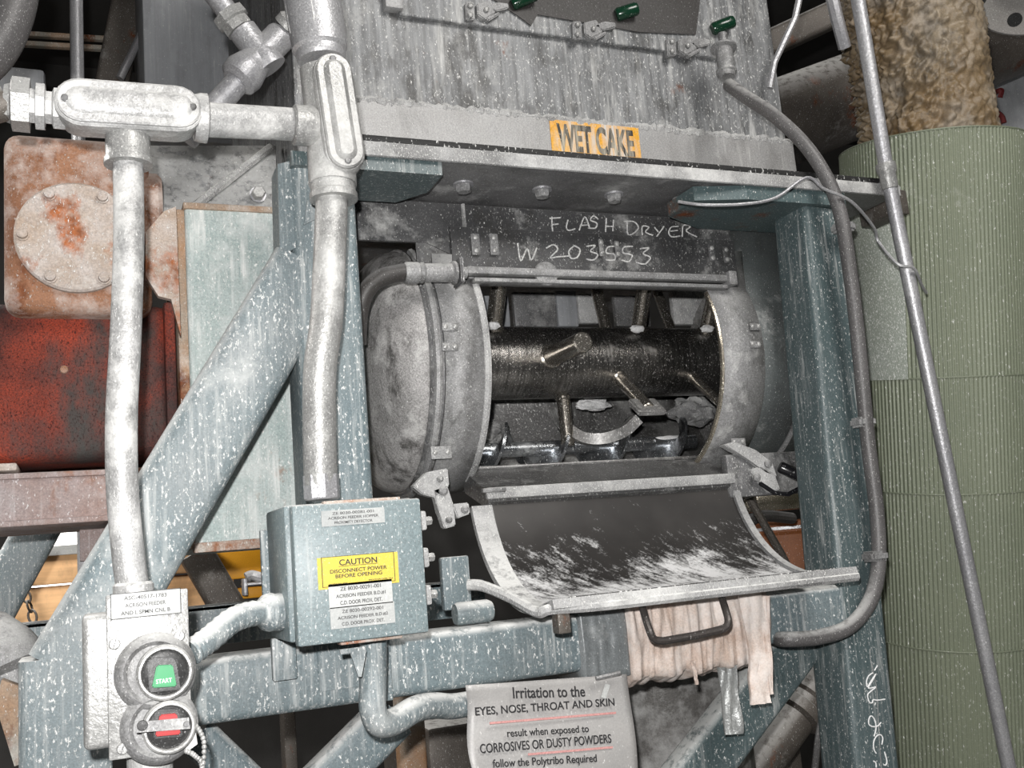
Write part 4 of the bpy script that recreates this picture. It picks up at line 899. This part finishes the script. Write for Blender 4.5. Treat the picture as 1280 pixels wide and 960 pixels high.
# ------------------------------------------------------------------ behind the machine: low left
TB = thing('timber_stack_board', 'pale timber boards stacked behind the machine, seen under the rusty channel', 'timber', at(80, 780, 2.75))
for i, (y0, y1) in enumerate(((686, 731), (733, 790))):
    a_, b_ = at(60, y1, 2.75), at(60, y0, 2.75); x0_, x1_ = at(-80, 700, 2.75).x, at(292, 700, 2.75).x
    MB().box((x0_, 2.75 + .01 * i, a_.z), (x1_, 2.82, b_.z), .004).build('board', 'wood', TB)
a_, b_ = at(130, 690, 2.74), at(60, 683, 2.74)
MB().box((at(-80, 690, 2.74).x, 2.735, a_.z), (at(104, 690, 2.74).x, 2.75, b_.z), .002).build('edge_batten', 'plate', TB)
MB().box((at(-60, 790, 2.8).x, 2.80, 0), (at(-30, 790, 2.8).x, 2.9, at(60, 690, 2.8).z)).build('support_leg', 'old_steel', TB)
CH = thing('hanging_chain', 'short dark steel chain hanging before the pale timber', 'chain', at(36, 764, 2.725))
cz = [at(x, y, 2.725) for x, y in ((24, 716), (27, 728), (31, 740), (35, 752), (39, 764), (42, 777))]
for i in range(len(cz) - 1):
    c = (cz[i] + cz[i + 1]) / 2; d_ = (cz[i + 1] - cz[i]).normalized(); sd = AX if i % 2 == 0 else (AX * .45 + AY).normalized()
    sd = (sd - d_ * sd.dot(d_)).normalized(); L_ = (cz[i + 1] - cz[i]).length * .6
    MB().tube([c + d_ * (L_ * math.sin(t)) + sd * (.009 * math.cos(t)) for t in (2 * PI * k / 16 for k in range(17))], .0028, 6).build('link', 'old_steel', CH)
RC = MB(); z0, z1 = at(60, 812, 1.62).z, at(60, 777, 1.62).z
RC.box((-.6, 1.62, z0 - .02), (.62, 1.63, z1), .002); RC.box((-.6, 1.62, z1 - .008), (.62, 1.70, z1), .002)
tag(RC.build('rear_channel', 'paint_dusty'), 'blue-grey rear channel running level behind the button station', 'steel channel')
a_, b_ = at(58, 640, 2.0), at(-30, 800, 2.0)
tag(MB().hss(a_, b_, .075, .05).build('rear_brace', 'paint_dusty'), 'grey slanting rear brace beneath the rusty channel at the frame edge', 'brace')
a_, b_ = at(100, 702, 1.68), at(132, 660, 1.68); b_.z = zb_ - .0075
tag(MB().box((a_.x, 1.66, a_.z), (b_.x, 1.71, b_.z), .001).build('channel_hanger', 'rail'), 'small red-streaked plate hanging below the rusty channel', 'bracket')
PB = thing('bearing_pedestal', 'dust-covered cast pedestal jutting out beside the lower brace end', 'pedestal', at(10, 940, 1.42))
a_ = at(-20, 815, 1.42)
MB().tube(smooth_path([at(-50, 806, 1.50), at(-8, 816, 1.48), at(12, 842, 1.47), at(18, 890, 1.47)], 6), [.05] * 6 + [.048] * 6 + [.034] * 7, 18).build('casting', 'casing_light', PB)
p_ = [at(x, y, 1.40) for x, y in ((2, 850), (30, 860), (34, 952), (18, 958), (-6, 880))]
MB().prism(p_, (0, .03, 0)).build('foot_web', 'guard_side', PB, smooth=False)
YB = thing('yellow_barrier', 'bright yellow painted steel panel beneath the pale guard box', 'barrier', at(310, 790, 2.5))
a_, b_ = at(272, 726, 2.5), at(352, 684, 2.5)
MB().box((a_.x, 2.5, a_.z), (b_.x, 2.53, b_.z), .004).build('panel', 'barrier', YB)
a_, b_ = at(272, 752, 2.5), at(352, 730, 2.5)
MB().box((a_.x, 2.5, a_.z), (b_.x, 2.53, b_.z), .004).build('panel', 'barrier', YB)
MB().box((at(345, 750, 2.53).x, 2.5, 0), (at(360, 750, 2.53).x, 2.56, b_.z + .2), .004).build('upright', 'old_steel', YB)
a_, b_ = at(246, 690, 2.43), at(296, 775, 2.43)
tag(MB().hss(a_, b_, .075, .068).build('dark_strut', 'old_steel'), 'dark steel strut crossing in front of the yellow panel', 'strut')
BL = thing('cable_bracket', 'looped grey cable lying on a small steel ledge below the yellow panel', 'cable', at(318, 750, 2.42))
MB().tube(smooth_path([at(308, 722, 2.42), at(315, 719, 2.42), at(330, 722, 2.41), at(345, 716, 2.42)], 6), .012, 10).build('cable', 'galv_grey', BL)
MB().box((at(303, 726, 2.42).x, 2.40, at(300, 745, 2.42).z), (at(308, 726, 2.42).x, 2.44, at(300, 724, 2.42).z), .002).build('ledge_post', 'galv_grey', BL)
a_ = at(307, 729, 2.42); MB().box((a_.x, 2.39, a_.z - .006), (a_.x + .16, 2.502, a_.z), .002).build('ledge', 'galv_grey', BL)

# under the box and door
a_, b_ = at(556, 764, 1.40), at(586, 694, 1.40)
tag(MB().box((a_.x, 1.40, a_.z), (b_.x, 1.415, b_.z), .003).build('stop_plate', 'paint'), 'small blue-grey upright plate between junction box and hatch door', 'plate')
c = at(604, 775, 1.345)
tag(MB().lathe(V((c.x - .04, 1.352, 1.413)), AX, [(0, 0), (.001, .014), (.006, .016), (.05, .016), (.056, .013), (.057, 0)], 28).build('shaft_cap', 'paint'), 'rounded blue-grey stub on the beam behind the hatch door rim', 'cap')
a_, b_ = at(507, 1000, 1.85), at(531, 890, 1.85)
tag(MB().hss(V(((a_.x + b_.x) / 2, 1.85, .0)), V(((a_.x + b_.x) / 2, 1.85, b_.z + .05)), .05, .05).build('rusty_stanchion', 'guard_side'), 'rust-stained upright stanchion in the dark below the beam', 'stanchion')
a_, b_ = at(540, 1000, 1.95), at(600, 900, 1.95)
tag(MB().box((a_.x, 1.95, 0), (b_.x, 2.3, b_.z), .01).build('steel_bin', 'old_steel'), 'dull brown steel bin standing behind the warning sign', 'bin')
# discharge chute under the drum
DC = thing('discharge_chute', 'powder-swirled round discharge chute below the drum, behind the cloth wrap', 'chute', (.985, 1.70, .9))
MB().lathe(V((.985, 1.70, .70)), AZ, [(0, .15), (.55, .165), (.60, .17), (.60, .18), (.615, .18), (.616, .17), (.86, .17)], 64).build('chute_shell', 'cowl', DC)
# brown drum and bits seen right of the door
BD = thing('brown_barrel', 'brown fibre barrel standing behind the right post, bright metal plate above it', 'barrel', at(985, 690, 2.15))
c = at(985, 690, 2.15); zb2 = 1.36; MB().lathe(V((c.x, 2.15, 0)), AZ, [(zb2, .22), (at(985, 668, 2.0).z, .22), (at(985, 664, 2.0).z, .226), (at(985, 652, 2.0).z, .226), (at(985, 650, 2.0).z, .21), (at(985, 650, 2.0).z, 0)], 48).build('barrel_body', 'barrel', BD)
ST = thing('barrel_stand', 'dark steel stand under the brown barrel', 'stand', (c.x, 2.15, 0))
MB().box((c.x - .26, 1.90, 1.335), (c.x + .26, 2.40, 1.359), .004).build('top_plate', 'old_steel', ST)
for dx in (-.24, .24):
    for y_ in (1.93, 2.37): MB().box((c.x + dx - .02, y_ - .02, 0), (c.x + dx + .02, y_ + .02, 1.336), .003).build('leg', 'old_steel', ST)
c2_ = at(985, 655, 1.93); MB().lathe(V((c.x, 2.15, at(985, 662, 1.95).z)), AZ, [(0, .221), (.001, .228), (.008, .228), (.009, .221)], 48).build('hoop', 'galv_grey', BD)
a_, b_ = at(948, 640, 1.85), at(1030, 614, 1.85)
tag(MB().box((a_.x, 1.85, a_.z), (b_.x, 1.90, b_.z), .004).build('bright_plate', 'bright_rim'), 'shiny brass-toned metal strip above the brown barrel', 'plate')
tag(MB().tube([at(936, 622, 1.6), at(978, 695, 1.6), at(1000, 740, 1.62)], .008, 8).build('stay_rod', 'old_steel'), 'thin dark stay rod slanting past the brown barrel', 'rod')
tag(MB().tube(smooth_path([at(915, 662, 1.75), at(935, 652, 1.75), at(955, 645, 1.76), at(990, 648, 1.8)], 6), .0125, 10).build('black_lead', 'rubber'), 'black cable arcing over the top of the brown barrel', 'cable')
# low right
LR = thing('rusty_drop_pipe', 'rusty slanting pipe with a collar behind the lower right brace', 'pipe', at(960, 960, 1.75))
a_, b_ = at(925, 990, 1.75), at(1035, 838, 1.75); d_ = (b_ - a_).normalized(); L_ = (b_ - a_).length
MB().lathe(a_, d_, [(0, .042), (L_ * .6, .042), (L_ * .62, .054), (L_ * .68, .056), (L_ * .7, .044), (L_ * .74, .044), (L_ * .76, .05), (L_, .05)], 28).build('pipe', 'old_steel', LR)
tag(MB().tube(smooth_path([at(1029, 800, 1.40), at(1030, 840, 1.42), at(1028, 890, 1.43), at(1022, 930, 1.43), at(1016, 990, 1.43)], 6), .0058, 8).build('thin_cable', 'hose'), 'thin grey cable hanging beside the foot of the right post', 'cable')

# ------------------------------------------------------------------ behind the machine: high left
CB = thing('grey_duct_panel', 'smooth grey sheet duct hanging behind the oval conduit body', 'duct', at(235, 150, 2.5))
a_, b_ = at(182, 172, 2.4), at(330, -60, 2.4)
MB().box((a_.x, 2.4, a_.z), (b_.x, 2.8, 3.8), .006).build('duct_shell', 'panel', CB)
c = at(96, 50, 2.3)
tag(MB().tube([V((c.x, 2.3, .0)), V((c.x, 2.3, 3.8))], .0145, 14).build('upright_pipe', 'galv_grey'), 'upright grey pipe rising behind the long oval conduit body', 'pipe')
tag(MB().tube(smooth_path([at(-60, 110, 1.5), at(-12, 70, 1.5), at(14, 20, 1.5), at(26, -40, 1.5)], 8), .030, 18).build('thick_cable', 'hose'), 'thick dark cable curving through the top corner above the conduit union', 'cable')
a_, b_ = at(166, -30, 2.7), at(138, 112, 2.7)
tag(MB().hss(a_, b_, .085, .06).build('roof_strut', 'old_steel'), 'grey slanting strut behind the upright pipe', 'strut')
a_, b_ = at(182, 30, 2.6), at(150, 96, 2.6)
tag(MB().hss(a_, b_, .02, .02).build('angle_stay', 'galv_grey'), 'narrow pale stay in front of the grey slanting strut', 'strut')
for y_, lab in ((43, 'upper brown rail crossing the dark behind the upright pipe'), (55, 'lower brown rail crossing the dark behind the upright pipe')):
    a_, b_ = at(-40, y_ - 6, 3.2), at(200, y_ + 8, 3.2)
    tag(MB().hss(a_, b_, .016, .02, r=.003).build('thin_rail', 'guard_side'), lab, 'rail')
a_, b_ = at(-20, 112, 2.5), at(56, 86, 2.5)
tag(MB().box((a_.x, 2.5, a_.z), (b_.x, 2.62, b_.z), .01).build('small_box', 'panel'), 'small pale grey box just behind the conduit union', 'box')

# ------------------------------------------------------------------ behind the machine: high right
RP = thing('big_brown_pipe', 'wide dull brown pipe passing behind the foam-topped duct', 'pipe', deep(1010, 190, 2.55))
a_, b_ = deep(930, 172, 2.5), deep(1330, 20, 2.9)
MB().tube([a_, b_], .112, 36).build('pipe', 'old_steel', RP)
a_, b_ = deep(940, 62, 2.7), deep(1100, -12, 2.7)
tag(MB().hss(a_, b_, .07, .06).build('upper_girder', 'old_steel'), 'brown girder sloping above the wide brown pipe', 'girder')
tag(MB().tube([deep(1003, -20, 1.95), deep(994, 22, 1.95), deep(968, 78, 1.95), deep(962, 110, 1.95)], .0065, 8).build('silver_rod', 'galv_grey'), 'thin silver rod hanging beside the hopper edge', 'rod')
tag(MB().tube([deep(1036, -20, 1.9), deep(1046, 22, 1.9), deep(1056, 60, 1.92)], .012, 8).build('strap_pipe', 'galv_grey'), 'short grey pipe alongside the top of the leaning pole', 'pipe')
FL = thing('blind_flange', 'pale grey pipe flange with bolt holes beside the foam-topped duct', 'flange', deep(1290, -30, 2.25))
fc = deep(1292, -48, 2.3); fn = (CAM - fc + V((.3, -.2, -.9))).normalized()
fl = MB().lathe(fc, fn, [(-.03, 0), (-.03, .165), (0, .168), (.004, .164), (.004, .075), (.03, .07), (.03, 0)], 56).build('flange_plate', mat('pale_flange', (.42, .40, .38, 1), (.3, .29, .27, 1), .1, .6, speck=.3, blotch=.2), FL)
fu = fn.cross(AZ).normalized(); fv = fu.cross(fn)
for k in range(8):
    an = math.radians(22 + 45 * k); p = fc + (fu * math.cos(an) + fv * math.sin(an)) * .13 + fn * .0035
    MB().lathe(p, fn, [(0, .017), (.001, .0165), (.0012, 0)], 18).build('bolt_hole', 'black', fl)
WB = thing('lettered_board', 'grey board with red painted letters behind the green duct', 'board', deep(1270, 230, 3.1))
a_, b_ = deep(1200, 300, 3.1), deep(1330, 60, 3.1)
bd_c = (a_ + b_) / 2; bn_ = (CAM - bd_c); bn_.z = 0; bn_.normalize(); bx_ = AZ.cross(bn_).normalized()
MB().obox(V((bd_c.x, bd_c.y, (bd_c.z + .31) / 2)), bx_, AZ, bn_, (.45, bd_c.z + .31, .02), .004).build('board', 'panel', WB)
def onboard(px, py):
    r = ray(px, py); q = bd_c + bn_ * .012; return CAM + r * ((q - CAM).dot(bn_) / r.dot(bn_))
for pl_ in ([(1232, 156), (1234, 146), (1243, 140), (1252, 145), (1255, 154)], [(1243, 116), (1252, 113), (1250, 122)]):
    MB().tube(smooth_path([onboard(x, y) for x, y in pl_], 6), .008, 6).build('red_letter', mat('dull_red_paint_%d' % pl_[0][0], (.2, .02, .02, 1), None, 0, .6), WB)
